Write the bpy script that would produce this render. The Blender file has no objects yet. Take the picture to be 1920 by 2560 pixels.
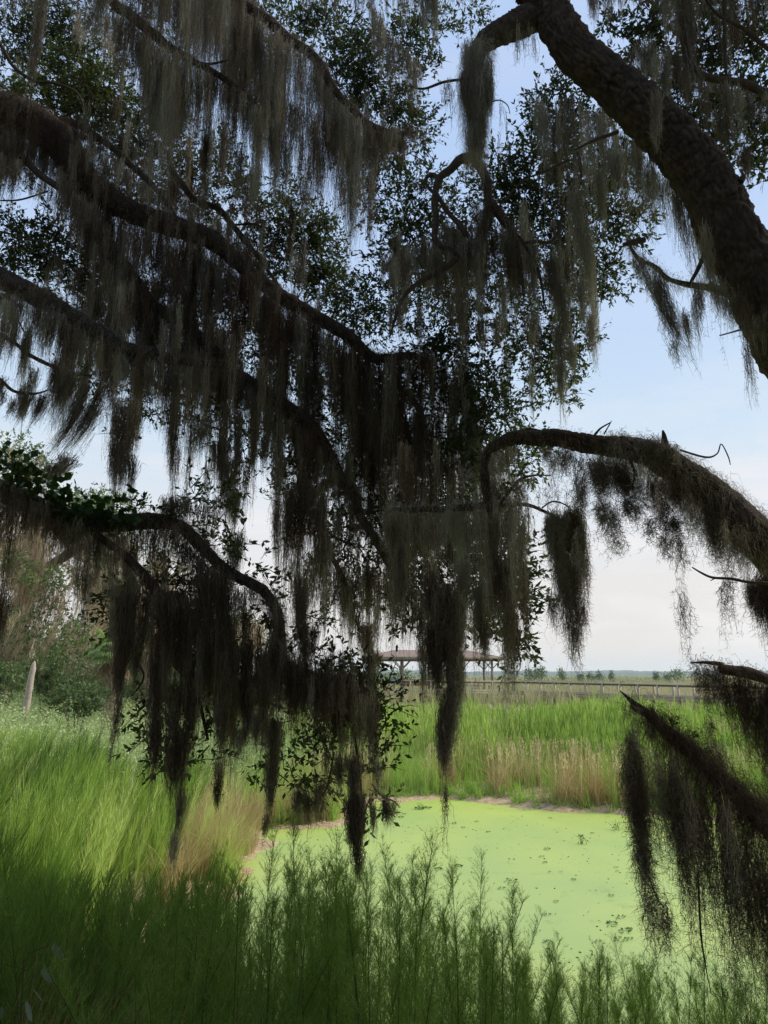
import bpy, math, random
import numpy as np
from mathutils import Vector, noise as mnoise
random.seed(7)
rng = np.random.default_rng(11)
R = math.radians
S = bpy.context.scene
COL = S.collection

# ------------------------------------------------------------------ camera
CAMZ = 3.5
PITCH = 12.4
F = 26 / 36 * 2560
cam = bpy.data.cameras.new('camera')
cam.sensor_fit = 'VERTICAL'; cam.sensor_height = 36; cam.sensor_width = 27; cam.lens = 26
cam.clip_start = 0.05; cam.clip_end = 9000
camo = bpy.data.objects.new('camera', cam); COL.objects.link(camo)
camo.location = (0, 0, CAMZ); camo.rotation_euler = (R(90 + PITCH), 0, 0)
S.camera = camo

# ------------------------------------------------------------------ world and sun
SUN_EL, SUN_AZ = 48, 78            # azimuth measured from +Y towards +X
w = bpy.data.worlds.new('World'); S.world = w; w.use_nodes = True
nt = w.node_tree; nt.nodes.clear()
N = nt.nodes.new; L = nt.links.new
wout = N('ShaderNodeOutputWorld'); bg = N('ShaderNodeBackground'); bg.inputs[1].default_value = 0.10
sky = N('ShaderNodeTexSky'); sky.sky_type = 'NISHITA'; sky.sun_disc = False
sky.sun_elevation = R(SUN_EL); sky.sun_rotation = R(SUN_AZ); sky.dust_density = 1.5; sky.air_density = 1.0
tc = N('ShaderNodeTexCoord'); sep = N('ShaderNodeSeparateXYZ'); L(tc.outputs['Generated'], sep.inputs[0])
mp = N('ShaderNodeMapping'); mp.inputs['Scale'].default_value = (1.6, 1.6, 7.0); L(tc.outputs['Generated'], mp.inputs[0])
nz = N('ShaderNodeTexNoise'); nz.inputs['Scale'].default_value = 1.9; nz.inputs['Detail'].default_value = 8; nz.inputs['Roughness'].default_value = 0.58
nz.inputs['Distortion'].default_value = 0.4
L(mp.outputs[0], nz.inputs[0])
# thin high cloud: a milky veil, pale blue overhead and warm white low down
veil = N('ShaderNodeValToRGB'); L(sep.outputs[2], veil.inputs[0]); e = veil.color_ramp.elements
e[0].position = 0.03; e[0].color = (0.90, 0.85, 0.81, 1)
e[1].position = 0.75; e[1].color = (0.48, 0.65, 0.97, 1)
for p_, c_ in ((0.12, (0.90, 0.865, 0.845)), (0.20, (0.84, 0.875, 0.92)), (0.30, (0.68, 0.83, 0.98)), (0.50, (0.54, 0.71, 1.0))):
    q = e.new(p_); q.color = (*c_, 1)
cl = N('ShaderNodeMapRange'); cl.inputs['From Min'].default_value = 0.46; cl.inputs['From Max'].default_value = 0.66; cl.clamp = True
L(nz.outputs[0], cl.inputs['Value'])
lo_ = N('ShaderNodeMapRange'); lo_.inputs['From Min'].default_value = 0.38; lo_.inputs['From Max'].default_value = 0.16; lo_.inputs['To Min'].default_value = 0.12; lo_.inputs['To Max'].default_value = 0.85
L(sep.outputs[2], lo_.inputs['Value'])
cm = N('ShaderNodeMath'); cm.operation = 'MULTIPLY'; L(cl.outputs[0], cm.inputs[0]); L(lo_.outputs[0], cm.inputs[1])
cc_ = N('ShaderNodeMix'); cc_.data_type = 'RGBA'; L(cm.outputs[0], cc_.inputs['Factor']); L(veil.outputs[0], cc_.inputs['A']); cc_.inputs['B'].default_value = (1.0, 0.96, 0.95, 1)
b2g = N('ShaderNodeBackground'); b2g.inputs[1].default_value = 1.0; L(cc_.outputs['Result'], b2g.inputs[0])
L(sky.outputs[0], bg.inputs[0]); msh = N('ShaderNodeMixShader'); msh.inputs[0].default_value = 0.90
L(bg.outputs[0], msh.inputs[1]); L(b2g.outputs[0], msh.inputs[2]); L(msh.outputs[0], wout.inputs[0])

sun = bpy.data.lights.new('sun', 'SUN'); sun.energy = 4.9; sun.angle = R(9); sun.color = (1, 0.93, 0.82)
suno = bpy.data.objects.new('sun', sun); COL.objects.link(suno)
sd = Vector((math.sin(R(SUN_AZ)) * math.cos(R(SUN_EL)), math.cos(R(SUN_AZ)) * math.cos(R(SUN_EL)), math.sin(R(SUN_EL))))
suno.rotation_euler = (-sd).to_track_quat('-Z', 'Y').to_euler()
S.view_settings.view_transform = 'Standard'; S.view_settings.look = 'None'
S.view_settings.exposure = 0; S.view_settings.gamma = 1
S.render.engine = 'CYCLES'
S.cycles.max_bounces = 6; S.cycles.diffuse_bounces = 3; S.cycles.transmission_bounces = 3; S.cycles.volume_bounces = 1
S.cycles.transparent_max_bounces = 4; S.cycles.glossy_bounces = 2
S.cycles.use_denoising = True
S.cycles.denoising_prefilter = 'NONE'

# ------------------------------------------------------------------ picture -> world
_c, _s = math.cos(R(PITCH)), math.sin(R(PITCH))
def P(px, py, d):
    """the point seen at (px, py) of the 1920x2560 photo whose horizontal distance ahead is d metres"""
    a = (px - 960) / F; b = (1280 - py) / F
    dy = _c - b * _s; dz = _s + b * _c
    t = d / dy
    return Vector((a * t, d, CAMZ + dz * t))
def G(px, py, z=0.0):
    a = (px - 960) / F; b = (1280 - py) / F
    dy = _c - b * _s; dz = _s + b * _c
    t = (z - CAMZ) / dz
    return Vector((a * t, dy * t, z))
def zof(py, d):
    b = (1280 - py) / F
    return CAMZ + d * (_s + b * _c) / (_c - b * _s)

# ------------------------------------------------------------------ objects
def tag(o, label=None, cat=None, group=None, kind=None):
    if label: o['label'] = label
    if cat: o['category'] = cat
    if group: o['group'] = group
    if kind: o['kind'] = kind
    return o
def empty(name, loc, label=None, cat=None, group=None):
    o = bpy.data.objects.new(name, None); COL.objects.link(o); o.location = loc; o.empty_display_size = 0.2
    return tag(o, label, cat, group)

class MB:
    def __init__(s): s.V = []; s.F = []; s.T = []; s.n = 0; s.tint = []; s.smooth = False
    def add(s, V, F, tint=0.5):
        V = np.asarray(V, dtype=np.float32).reshape(-1, 3); F = np.asarray(F, dtype=np.int64)
        if F.shape[1] == 4: s.F.append(F + s.n)
        else: s.T.append(F + s.n)
        s.V.append(V); s.n += len(V)
        t = np.broadcast_to(np.asarray(tint, dtype=np.float32), (len(V),)) if np.ndim(tint) == 0 else np.asarray(tint, dtype=np.float32)
        s.tint.append(t)
    def box(s, c, size, rz=0.0, tint=0.5, tilt=None):
        x, y, z = [k / 2 for k in size]
        v = np.array([[-x,-y,-z],[x,-y,-z],[x,y,-z],[-x,y,-z],[-x,-y,z],[x,-y,z],[x,y,z],[-x,y,z]])
        if tilt is not None:
            v = v @ np.array(tilt.to_3x3()).T
        cz, sz = math.cos(rz), math.sin(rz)
        v = v @ np.array([[cz, sz, 0], [-sz, cz, 0], [0, 0, 1]])
        s.add(v + np.array(c), [[0,3,2,1],[4,5,6,7],[0,1,5,4],[1,2,6,5],[2,3,7,6],[3,0,4,7]], tint)
    def bar(s, a, b, w, h, tint=0.5):
        a = Vector(a); b = Vector(b); d = b - a; l = d.length; d.normalize()
        up = Vector((0, 0, 1)) if abs(d.z) < 0.95 else Vector((0, 1, 0))
        x = d.cross(up).normalized(); y = x.cross(d).normalized()
        v = []
        for p in (a, b):
            for i, j in ((-1,-1),(1,-1),(1,1),(-1,1)):
                v.append(p + x * (w / 2 * i) + y * (h / 2 * j))
        s.add(np.array([list(q) for q in v]), [[0,3,2,1],[4,5,6,7],[0,1,5,4],[1,2,6,5],[2,3,7,6],[3,0,4,7]], tint)
    def build(s, name, mat, parent=None, origin=None, smooth=False):
        me = bpy.data.meshes.new(name)
        V = np.concatenate(s.V) if s.V else np.zeros((0, 3), np.float32)
        if origin is not None: V = V - np.array(origin, dtype=np.float32)
        q = np.concatenate(s.F) if s.F else np.zeros((0, 4), np.int64)
        t = np.concatenate(s.T) if s.T else np.zeros((0, 3), np.int64)
        me.vertices.add(len(V)); me.vertices.foreach_set('co', V.astype(np.float32).ravel())
        li = np.concatenate([q.ravel(), t.ravel()]).astype(np.int32)
        me.loops.add(len(li)); me.loops.foreach_set('vertex_index', li)
        tot = np.concatenate([np.full(len(q), 4), np.full(len(t), 3)]).astype(np.int32)
        st = np.concatenate([[0], np.cumsum(tot)[:-1]]).astype(np.int32) if len(tot) else np.zeros(0, np.int32)
        me.polygons.add(len(tot)); me.polygons.foreach_set('loop_start', st); me.polygons.foreach_set('loop_total', tot)
        if smooth: me.polygons.foreach_set('use_smooth', np.ones(len(tot), bool))
        at = me.attributes.new('tint', 'FLOAT', 'POINT'); at.data.foreach_set('value', np.concatenate(s.tint).astype(np.float32))
        me.update(); me.validate()
        me.materials.append(mat)
        o = bpy.data.objects.new(name, me); COL.objects.link(o)
        if origin is not None and parent is None: o.location = origin
        if parent is not None:
            o.parent = parent
        return o

# ------------------------------------------------------------------ materials
def ramp_mat(name, stops, rough=0.8, trans=0.0, nscale=3.0, nmix=0.5, bump=None, spec=0.3, sat_t=None, coord='Object'):
    """diffuse (+ light passing through) surface coloured by the mesh's own tint attribute and a noise"""
    m = bpy.data.materials.new(name); m.use_nodes = True
    t = m.node_tree; t.nodes.clear(); n = t.nodes.new; l = t.links.new
    out = n('ShaderNodeOutputMaterial')
    a = n('ShaderNodeAttribute'); a.attribute_name = 'tint'
    co = n('ShaderNodeTexCoord')
    no = n('ShaderNodeTexNoise'); no.inputs['Scale'].default_value = nscale; no.inputs['Detail'].default_value = 4
    l(co.outputs[coord], no.inputs[0])
    mm = n('ShaderNodeMath'); mm.operation = 'MULTIPLY_ADD'; l(no.outputs[0], mm.inputs[0]); mm.inputs[1].default_value = nmix * 2
    m3 = n('ShaderNodeMath'); m3.operation = 'ADD'; m3.inputs[1].default_value = -nmix; l(a.outputs['Fac'], m3.inputs[0])
    l(m3.outputs[0], mm.inputs[2])
    rp = n('ShaderNodeValToRGB'); l(mm.outputs[0], rp.inputs[0])
    e = rp.color_ramp.elements
    e[0].position, e[0].color = stops[0][0], (*stops[0][1], 1)
    e[1].position, e[1].color = stops[-1][0], (*stops[-1][1], 1)
    for p, c in stops[1:-1]:
        k = e.new(p); k.color = (*c, 1)
    b = n('ShaderNodeBsdfPrincipled'); b.inputs['Roughness'].default_value = rough
    b.inputs['Specular IOR Level'].default_value = spec
    l(rp.outputs[0], b.inputs['Base Color'])
    if bump:
        bn = n('ShaderNodeTexNoise'); bn.inputs['Scale'].default_value = bump[0]; bn.inputs['Detail'].default_value = 5
        l(co.outputs[coord], bn.inputs[0])
        bp = n('ShaderNodeBump'); bp.inputs['Strength'].default_value = bump[1]; bp.inputs['Distance'].default_value = bump[2]
        l(bn.outputs[0], bp.inputs['Height']); l(bp.outputs[0], b.inputs['Normal'])
    if trans > 0:
        tr = n('ShaderNodeBsdfTranslucent')
        hs = n('ShaderNodeHueSaturation'); hs.inputs['Saturation'].default_value = 1.15; hs.inputs['Value'].default_value = sat_t or 1.3
        l(rp.outputs[0], hs.inputs['Color']); l(hs.outputs[0], tr.inputs[0])
        ms = n('ShaderNodeMixShader'); ms.inputs[0].default_value = trans
        l(b.outputs[0], ms.inputs[1]); l(tr.outputs[0], ms.inputs[2]); l(ms.outputs[0], out.inputs[0])
    else:
        l(b.outputs[0], out.inputs[0])
    return m

M = {}
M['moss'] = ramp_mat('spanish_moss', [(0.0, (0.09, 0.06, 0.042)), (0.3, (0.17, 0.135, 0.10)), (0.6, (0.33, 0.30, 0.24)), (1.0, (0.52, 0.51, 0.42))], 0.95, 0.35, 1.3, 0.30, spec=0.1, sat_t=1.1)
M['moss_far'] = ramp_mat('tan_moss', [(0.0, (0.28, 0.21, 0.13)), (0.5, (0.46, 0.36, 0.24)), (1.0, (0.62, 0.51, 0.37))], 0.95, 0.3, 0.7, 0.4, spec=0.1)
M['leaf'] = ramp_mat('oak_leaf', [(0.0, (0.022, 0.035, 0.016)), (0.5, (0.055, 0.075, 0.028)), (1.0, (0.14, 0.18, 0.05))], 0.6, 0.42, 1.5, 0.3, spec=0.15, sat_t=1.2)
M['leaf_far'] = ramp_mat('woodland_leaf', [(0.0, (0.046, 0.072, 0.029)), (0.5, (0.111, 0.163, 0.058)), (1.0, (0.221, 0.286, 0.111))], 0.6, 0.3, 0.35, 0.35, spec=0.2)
M['vine'] = ramp_mat('vine_leaf', [(0.0, (0.02, 0.045, 0.012)), (1.0, (0.055, 0.10, 0.022))], 0.4, 0.3, 4, 0.3)
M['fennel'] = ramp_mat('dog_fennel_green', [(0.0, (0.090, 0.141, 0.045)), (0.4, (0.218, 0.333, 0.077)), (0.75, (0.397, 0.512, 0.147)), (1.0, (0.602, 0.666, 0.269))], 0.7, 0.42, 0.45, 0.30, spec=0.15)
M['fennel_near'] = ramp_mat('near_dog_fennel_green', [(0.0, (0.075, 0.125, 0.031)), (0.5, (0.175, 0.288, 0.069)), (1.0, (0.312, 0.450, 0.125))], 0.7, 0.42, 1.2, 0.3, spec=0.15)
M['fennel_stem'] = ramp_mat('fennel_stem', [(0.0, (0.05, 0.04, 0.02)), (1.0, (0.09, 0.10, 0.04))], 0.8, 0, 3, 0.3)
M['weed'] = ramp_mat('weed_green', [(0.0, (0.172, 0.241, 0.092)), (0.5, (0.368, 0.460, 0.207)), (1.0, (0.552, 0.621, 0.333))], 0.7, 0.3, 0.6, 0.3, spec=0.15)
M['grass'] = ramp_mat('bright_grass', [(0.0, (0.156, 0.264, 0.048)), (0.5, (0.300, 0.456, 0.108)), (1.0, (0.504, 0.624, 0.216))], 0.6, 0.35, 0.8, 0.3, spec=0.2)
M['reed'] = ramp_mat('dry_reed', [(0.0, (0.36, 0.22, 0.12)), (0.45, (0.52, 0.42, 0.23)), (1.0, (0.70, 0.63, 0.40))], 0.8, 0.3, 0.7, 0.35, spec=0.15)
M['far_reed'] = ramp_mat('far_marsh_reed', [(0.0, (0.184, 0.230, 0.081)), (0.4, (0.368, 0.368, 0.184)), (1.0, (0.529, 0.460, 0.299))], 0.9, 0.2, 0.06, 0.45, spec=0.05)
M['wood'] = ramp_mat('weathered_timber', [(0.0, (0.17, 0.13, 0.09)), (0.5, (0.33, 0.27, 0.20)), (1.0, (0.48, 0.42, 0.34))], 0.85, 0, 2.5, 0.35, bump=(20, 0.4, 0.01), spec=0.2)
M['roof'] = ramp_mat('rusty_shingle', [(0.0, (0.11, 0.08, 0.068)), (1.0, (0.24, 0.17, 0.14))], 0.85, 0, 1.4, 0.4, bump=(8, 0.5, 0.03))
M['redwood'] = ramp_mat('red_painted_timber', [(0.0, (0.36, 0.13, 0.07)), (1.0, (0.50, 0.22, 0.12))], 0.7, 0, 3, 0.3)
M['sign'] = ramp_mat('blue_sign_panel', [(0.0, (0.10, 0.17, 0.26)), (1.0, (0.20, 0.32, 0.44))], 0.4, 0, 5, 0.4)
M['snag'] = ramp_mat('bleached_wood', [(0.0, (0.26, 0.21, 0.17)), (1.0, (0.58, 0.50, 0.42))], 0.9, 0, 7, 0.5, bump=(25, 0.6, 0.02))
M['palm_trunk'] = ramp_mat('palm_boot_bark', [(0.0, (0.18, 0.13, 0.09)), (1.0, (0.50, 0.41, 0.31))], 0.9, 0, 6, 0.3)
M['palm'] = ramp_mat('palm_frond', [(0.0, (0.10, 0.17, 0.05)), (1.0, (0.24, 0.34, 0.11))], 0.5, 0.3, 2, 0.3)
M['dead_frond'] = ramp_mat('dead_frond', [(0.0, (0.20, 0.13, 0.08)), (1.0, (0.36, 0.26, 0.16))], 0.8, 0.2, 2, 0.3)
M['float'] = ramp_mat('floating_leaf', [(0.0, (0.05, 0.12, 0.03)), (1.0, (0.12, 0.24, 0.06))], 0.5, 0.2, 6, 0.3)
M['pale_leaf'] = ramp_mat('pale_grey_leaf', [(0.0, (0.10, 0.14, 0.09)), (1.0, (0.17, 0.21, 0.15))], 0.6, 0.3, 6, 0.3)
M['hill'] = ramp_mat('distant_forest', [(0.0, (0.04, 0.07, 0.045)), (1.0, (0.09, 0.12, 0.07))], 1.0, 0, 0.02, 0.4, spec=0)

def bark_mat(name, dark, light, scale):
    m = bpy.data.materials.new(name); m.use_nodes = True
    t = m.node_tree; t.nodes.clear(); n = t.nodes.new; l = t.links.new
    out = n('ShaderNodeOutputMaterial'); b = n('ShaderNodeBsdfPrincipled'); b.inputs['Roughness'].default_value = 0.95
    b.inputs['Specular IOR Level'].default_value = 0.15
    at = n('ShaderNodeAttribute'); at.attribute_name = 'tint'
    co = n('ShaderNodeTexCoord'); no = n('ShaderNodeTexNoise'); no.inputs['Scale'].default_value = scale; no.inputs['Detail'].default_value = 8; no.inputs['Roughness'].default_value = 0.65
    l(co.outputs['Object'], no.inputs[0])
    mm = n('ShaderNodeMath'); mm.operation = 'MULTIPLY_ADD'; mm.inputs[1].default_value = 0.8
    ms = n('ShaderNodeMath'); ms.operation = 'MULTIPLY'; ms.inputs[1].default_value = 0.6
    l(at.outputs['Fac'], ms.inputs[0]); l(no.outputs[0], mm.inputs[0]); l(ms.outputs[0], mm.inputs[2])
    rp = n('ShaderNodeValToRGB'); e = rp.color_ramp.elements
    e[0].position = 0.3; e[0].color = (*dark, 1); e[1].position = 0.95; e[1].color = (*light, 1)
    l(mm.outputs[0], rp.inputs[0]); l(rp.outputs[0], b.inputs['Base Color'])
    bp = n('ShaderNodeBump'); bp.inputs['Strength'].default_value = 0.8; bp.inputs['Distance'].default_value = 0.02
    n2 = n('ShaderNodeTexNoise'); n2.inputs['Scale'].default_value = scale * 3; n2.inputs['Detail'].default_value = 6
    l(co.outputs['Object'], n2.inputs[0]); l(n2.outputs[0], bp.inputs['Height']); l(bp.outputs[0], b.inputs['Normal'])
    l(b.outputs[0], out.inputs[0])
    return m
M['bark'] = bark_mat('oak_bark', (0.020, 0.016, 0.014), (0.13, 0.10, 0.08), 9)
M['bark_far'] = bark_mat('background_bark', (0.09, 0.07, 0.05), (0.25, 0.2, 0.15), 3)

# ------------------------------------------------------------------ geometry generators
def nrm(v):
    return v / np.maximum(np.linalg.norm(v, axis=-1, keepdims=True), 1e-9)
def catmull(pts, n):
    pts = np.asarray(pts, float); m = len(pts)
    if m == 2:
        t = np.linspace(0, 1, n)[:, None]; return pts[0] * (1 - t) + pts[1] * t
    u = np.linspace(0, m - 1, n); i = np.clip(u.astype(int), 0, m - 2); f = (u - i)[:, None]
    g = lambda k: pts[np.clip(k, 0, m - 1)]
    p0, p1, p2, p3 = g(i - 1), g(i), g(i + 1), g(i + 2)
    return 0.5 * (2 * p1 + (p2 - p0) * f + (2 * p0 - 5 * p1 + 4 * p2 - p3) * f**2 + (3 * p1 - p0 - 3 * p2 + p3) * f**3)
def tube(mb, pts, rad, seg=10, n=None, rough=0.0, plates=0.0, tint=0.5, cap=True):
    """a tapering limb through pts"""
    pts = np.array([list(p) for p in pts]); rad = np.asarray(rad, float)
    ln = np.linalg.norm(np.diff(pts, axis=0), axis=1).sum()
    n = n or max(4, int(len(pts) * 4))
    C_ = catmull(pts, n); r = catmull(np.stack([rad, rad, rad], 1), n)[:, 0]
    T = nrm(np.gradient(C_, axis=0))
    X = np.zeros_like(T); x = np.cross(T[0], [0.3, 0.2, 0.93]); x /= np.linalg.norm(x)
    for k in range(n):
        x = x - T[k] * x.dot(T[k]); x /= np.linalg.norm(x); X[k] = x
    Y = np.cross(T, X)
    a = np.linspace(0, 2 * np.pi, seg, endpoint=False)
    D = np.cos(a)[None, :, None] * X[:, None] + np.sin(a)[None, :, None] * Y[:, None]
    rr = np.repeat(r[:, None], seg, 1)
    s_along = np.concatenate([[0], np.cumsum(np.linalg.norm(np.diff(C_, axis=0), axis=1))])
    tn = np.full((n, seg), float(tint))
    if rough or plates:
        off = random.random() * 100
        for k in range(n):
            for j in range(seg):
                p = Vector((math.cos(a[j]) * r[k] * 1.0, math.sin(a[j]) * r[k], s_along[k] * 0.55 + off))
                v = 0
                if rough: v += rough * mnoise.noise(p * (0.9 / max(r[k], .05) )) + rough * 0.5 * mnoise.noise(p * (2.6 / max(r[k], .05)))
                if plates:
                    sc_ = max(1.0, 0.16 / max(r[k], .04)) ** 0.5
                    pw = Vector((p.x * 1.35, p.y * 1.35, (s_along[k] + off) * 0.42)) * 17 * sc_
                    pw += Vector((mnoise.noise(pw * 0.8), mnoise.noise(pw * 0.8 + Vector((9, 9, 9))), mnoise.noise(pw * 0.8 + Vector((3, 7, 1))))) * 0.75
                    ds, _ = mnoise.voronoi(pw)
                    e = min(1.0, (ds[1] - ds[0]) * 2.4); e = e * (0.75 + 0.5 * mnoise.noise(pw * 3))
                    v += plates / max(r[k], .03) * (e - 0.6)
                    tn[k, j] = 0.1 + 0.8 * e
                rr[k, j] *= 1 + v
    V = (C_[:, None] + D * rr[:, :, None]).reshape(-1, 3)
    i = np.arange(n - 1)[:, None] * seg; j = np.arange(seg)[None]; j2 = (j + 1) % seg
    Fq = np.stack([i + j, i + j2, i + seg + j2, i + seg + j], -1).reshape(-1, 4)
    mb.add(V, Fq, tn.ravel())
    if cap:
        for k, flip in ((0, True), (n - 1, False)):
            c = C_[k] + T[k] * (r[k] * 0.3 * (-1 if k == 0 else 1))
            ring = V[k * seg:(k + 1) * seg]
            fv = np.concatenate([ring, c[None]])
            f = np.array([[q, (q + 1) % seg, seg] for q in range(seg)])
            if flip: f = f[:, ::-1]
            mb.add(fv, f, 0.4)
    return C_, r

def ribbons(mb, PT, width, tint, taper=True, side=None):
    """PT (M,K,3) polylines -> thin double-sided ribbons; width (M,) ; tint (M,)"""
    PT = np.asarray(PT, np.float32); m, k, _ = PT.shape
    if m == 0: return
    if side is None:
        side = rng.normal(size=(m, 3)).astype(np.float32)
    T = nrm(np.gradient(PT, axis=1))
    sd_ = nrm(np.cross(T, side[:, None, :]))
    wv = np.broadcast_to(np.asarray(width, np.float32), (m,))[:, None]
    if taper is True: pr = np.linspace(1, 0.15, k)[None] ** 0.7
    elif taper == 'blade': pr = np.sin(np.linspace(0.35, np.pi - 0.02, k))[None]
    else: pr = np.ones((1, k))
    hw = (wv * pr * 0.5)[:, :, None]
    V = np.stack([PT - sd_ * hw, PT + sd_ * hw], 2).reshape(-1, 3)
    b = (np.arange(m)[:, None] * k + np.arange(k - 1)[None]) * 2
    Fq = np.stack([b, b + 1, b + 3, b + 2], -1).reshape(-1, 4)
    tn = np.repeat(np.broadcast_to(np.asarray(tint, np.float32), (m,)), k * 2)
    mb.add(V, Fq, tn)

def strands(mb, root, length, lean, spread, wd, tint, K=12, wig=0.02, tendril=0.0, tlen=0.05):
    """Spanish moss: many crooked hanging threads with side curls.
    root (M,3) length (M,) lean (M,2) sideways drift per metre, spread (M,3) inward offset over the length"""
    m = len(root)
    if m == 0: return
    t = np.linspace(0, 1, K)[None, :, None]
    ln = np.asarray(length)[:, None, None]
    PT = root[:, None, :] + np.zeros((m, K, 3))
    PT[:, :, 2] -= (t * ln)[:, :, 0]
    PT[:, :, 0] += (lean[:, 0][:, None, None] * ln * t**1.5)[:, :, 0]
    PT[:, :, 1] += (lean[:, 1][:, None, None] * ln * t**1.5)[:, :, 0]
    PT += spread[:, None, :] * t
    wk = np.cumsum(rng.normal(size=(m, K, 3)), axis=1) * wig * 0.45 + rng.normal(size=(m, K, 3)) * wig * 0.6
    wk[:, :, 2] *= 0.5
    wk *= np.minimum(1, t * 6)
    PT = PT + wk
    ribbons(mb, PT, wd, tint)
    if tendril > 0:
        nt_ = int(m * K * tendril)
        i = rng.integers(0, m, nt_); j = rng.integers(0, K - 1, nt_); f = rng.random((nt_, 1))
        p = PT[i, j] * (1 - f) + PT[i, j + 1] * f
        d = nrm(rng.normal(size=(nt_, 3)) * [1, 1, 0.6] + [0, 0, -0.55])
        d2 = nrm(d + rng.normal(size=(nt_, 3)) * 0.7 + [0, 0, -0.3])
        l_ = (tlen * (0.4 + rng.random((nt_, 1)) * 0.9))
        Q = np.stack([p, p + d * l_ * 0.55, p + d * l_ * 0.55 + d2 * l_ * 0.5], 1)
        wdt = np.broadcast_to(np.asarray(wd), (m,))[i] * 0.85
        ribbons(mb, Q, wdt, np.broadcast_to(tint, (m,))[i] if np.ndim(tint) else tint)

def beard(mb, px, py, py2, wpx, d, n=None, tint=0.5, lean=(0, 0), dens=1.0, tend=None, taper=0.6, puff=1.0):
    """one hanging beard of moss: its top at (px, py), its tip at height py2, wpx wide, d metres ahead"""
    top = np.array(P(px, py, d)); L_ = max(0.12, (top[2] - zof(py2, d)) * 1.06)
    wm = wpx / F * d * 1.02
    n = n or int(max(9, (wpx * 2.5) * dens * min(1, 5.5 / d + 0.4)))
    nr = max(2, int(n / 9)); k = rng.integers(0, nr, n)
    ang = rng.random(nr) * 2 * np.pi; rr = np.sqrt(rng.random(nr)) * 0.5; rr[0] *= 0.3
    ro_ = np.stack([np.cos(ang) * rr * wm, np.sin(ang) * rr * wm, np.zeros(nr)], 1)
    lf = (1 - rr * 0.85) * (0.62 + 0.42 * rng.random(nr)); lf[0] = 1.02
    rs = 0.0028 * d * (0.6 + 0.8 * rng.random(nr))
    off = ro_[k] + rng.normal(size=(n, 3)) * rs[k][:, None] * [1, 1, 0] + np.array([0, 0, 1]) * rng.normal(size=(n, 1)) * 0.03
    u_ = rng.random(n)
    u_ = u_ ** 0.75; ln = L_ * lf[k] * (0.35 + 0.65 * u_)
    start = (1 - u_) * 0.65 * L_ * lf[k] * rng.random(n)
    off[:, 2] -= start
    K = int(np.clip(L_ / 0.10, 5, 20))
    le = np.repeat([[lean[0], lean[1]]], n, 0) + (rng.normal(size=(nr, 2)) * 0.03)[k]
    sp = -ro_[k] * [taper, taper, 0] * 1.0 - (off - ro_[k]) * [0.6, 0.6, 0]
    w_ = 0.00060 * d
    tend = (1.0 if d < 5.7 else 0.35) if tend is None else tend
    tt = tint + (rng.normal(size=nr) * 0.2)[k] + rng.normal(size=n) * 0.04
    strands(mb, top + off, ln, le, sp, w_, tt, K, wig=(0.016 if d < 5.7 else 0.012) * puff, tendril=tend, tlen=0.045 if d < 5.7 else 0.05)

def curtain(mb, tops, bots, d, step=16, wpx=(14, 40), tint=0.5, lean=(0, 0), jit=24, vary=(0.62, 1.12), dj=0.35, dens=1.0, tend=None, skip=0.0, clump=0.5):
    """a row of beards hung along tops (px,py) down to the profile bots (px,py)"""
    tx = [a for a, b in tops]; ty = [b for a, b in tops]; bx = [a for a, b in bots]; by = [b for a, b in bots]
    x = tx[0]; ph = random.random() * 9
    while x < tx[-1]:
        g = 0.5 + 0.5 * mnoise.noise(Vector((x * 0.021, ph, 0))) * 1.8
        if random.random() > skip:
            y0 = np.interp(x, tx, ty) + random.uniform(-0.4, 1) * jit
            y1 = np.interp(x, bx, by)
            k = random.uniform(*vary) * (1 - clump * 0.5 * (1 - min(1, max(0, g))))
            dd = d(x) if callable(d) else d
            tt = min(1, max(0, tint + 0.35 * mnoise.noise(Vector((x * 0.012, 5 + ph, 0))) + random.gauss(0, 0.13)))
            beard(mb, x, y0, y0 + max(25, (y1 - y0) * k), random.uniform(*wpx) * 0.72, dd + random.uniform(-dj, dj), tint=tt, lean=lean, dens=dens * (0.95 if dd < 7 else 1.0), tend=tend)
        x += step * random.uniform(0.5, 1.5)

def shag(mb, C_, r, count, ln, wd, tint, out=1.0, K=5, up=0.3):
    """short tangled threads all over a limb"""
    n = len(C_); i = rng.integers(0, n, count)
    T = nrm(np.gradient(C_, axis=0))[i]
    v = rng.normal(size=(count, 3)); v -= T * (v * T).sum(1, keepdims=True); v = nrm(v)
    c = C_[i] + rng.normal(size=(count, 3)) * 0.03
    p0 = c + v * r[i][:, None] * 0.9
    t = np.linspace(0, 1, K)[None, :, None]
    l_ = ln * (0.3 + rng.random((count, 1, 1)))
    d0 = nrm(v * out + rng.normal(size=(count, 3)) * 0.6)
    PT = p0[:, None] + d0[:, None] * l_ * t * 0.6 + np.array([0, 0, -1]) * l_ * t**2 * 0.9
    PT += rng.normal(size=PT.shape) * ln * 0.08 * (t > 0)
    ribbons(mb, PT, wd, np.clip(tint + rng.normal(size=count) * 0.12, 0, 1))

def leaves(mb, c, size, tint, direc=None, aspect=0.42, droop=0.0):
    """kite shaped leaves at c (M,3)"""
    m = len(c)
    a = nrm(rng.normal(size=(m, 3)) + [0, 0, -droop]) if direc is None else nrm(direc)
    b = nrm(np.cross(a, rng.normal(size=(m, 3))))
    s = (size * (0.6 + 0.7 * rng.random((m, 1))))
    V = np.stack([c, c + a * s * 0.5 + b * s * aspect / 2, c + a * s, c + a * s * 0.5 - b * s * aspect / 2], 1).reshape(-1, 3)
    mb.add(V, (np.arange(m)[:, None] * 4 + np.arange(4)[None]), np.repeat(np.clip(tint + rng.normal(size=m) * 0.18, 0, 1), 4))

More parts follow.
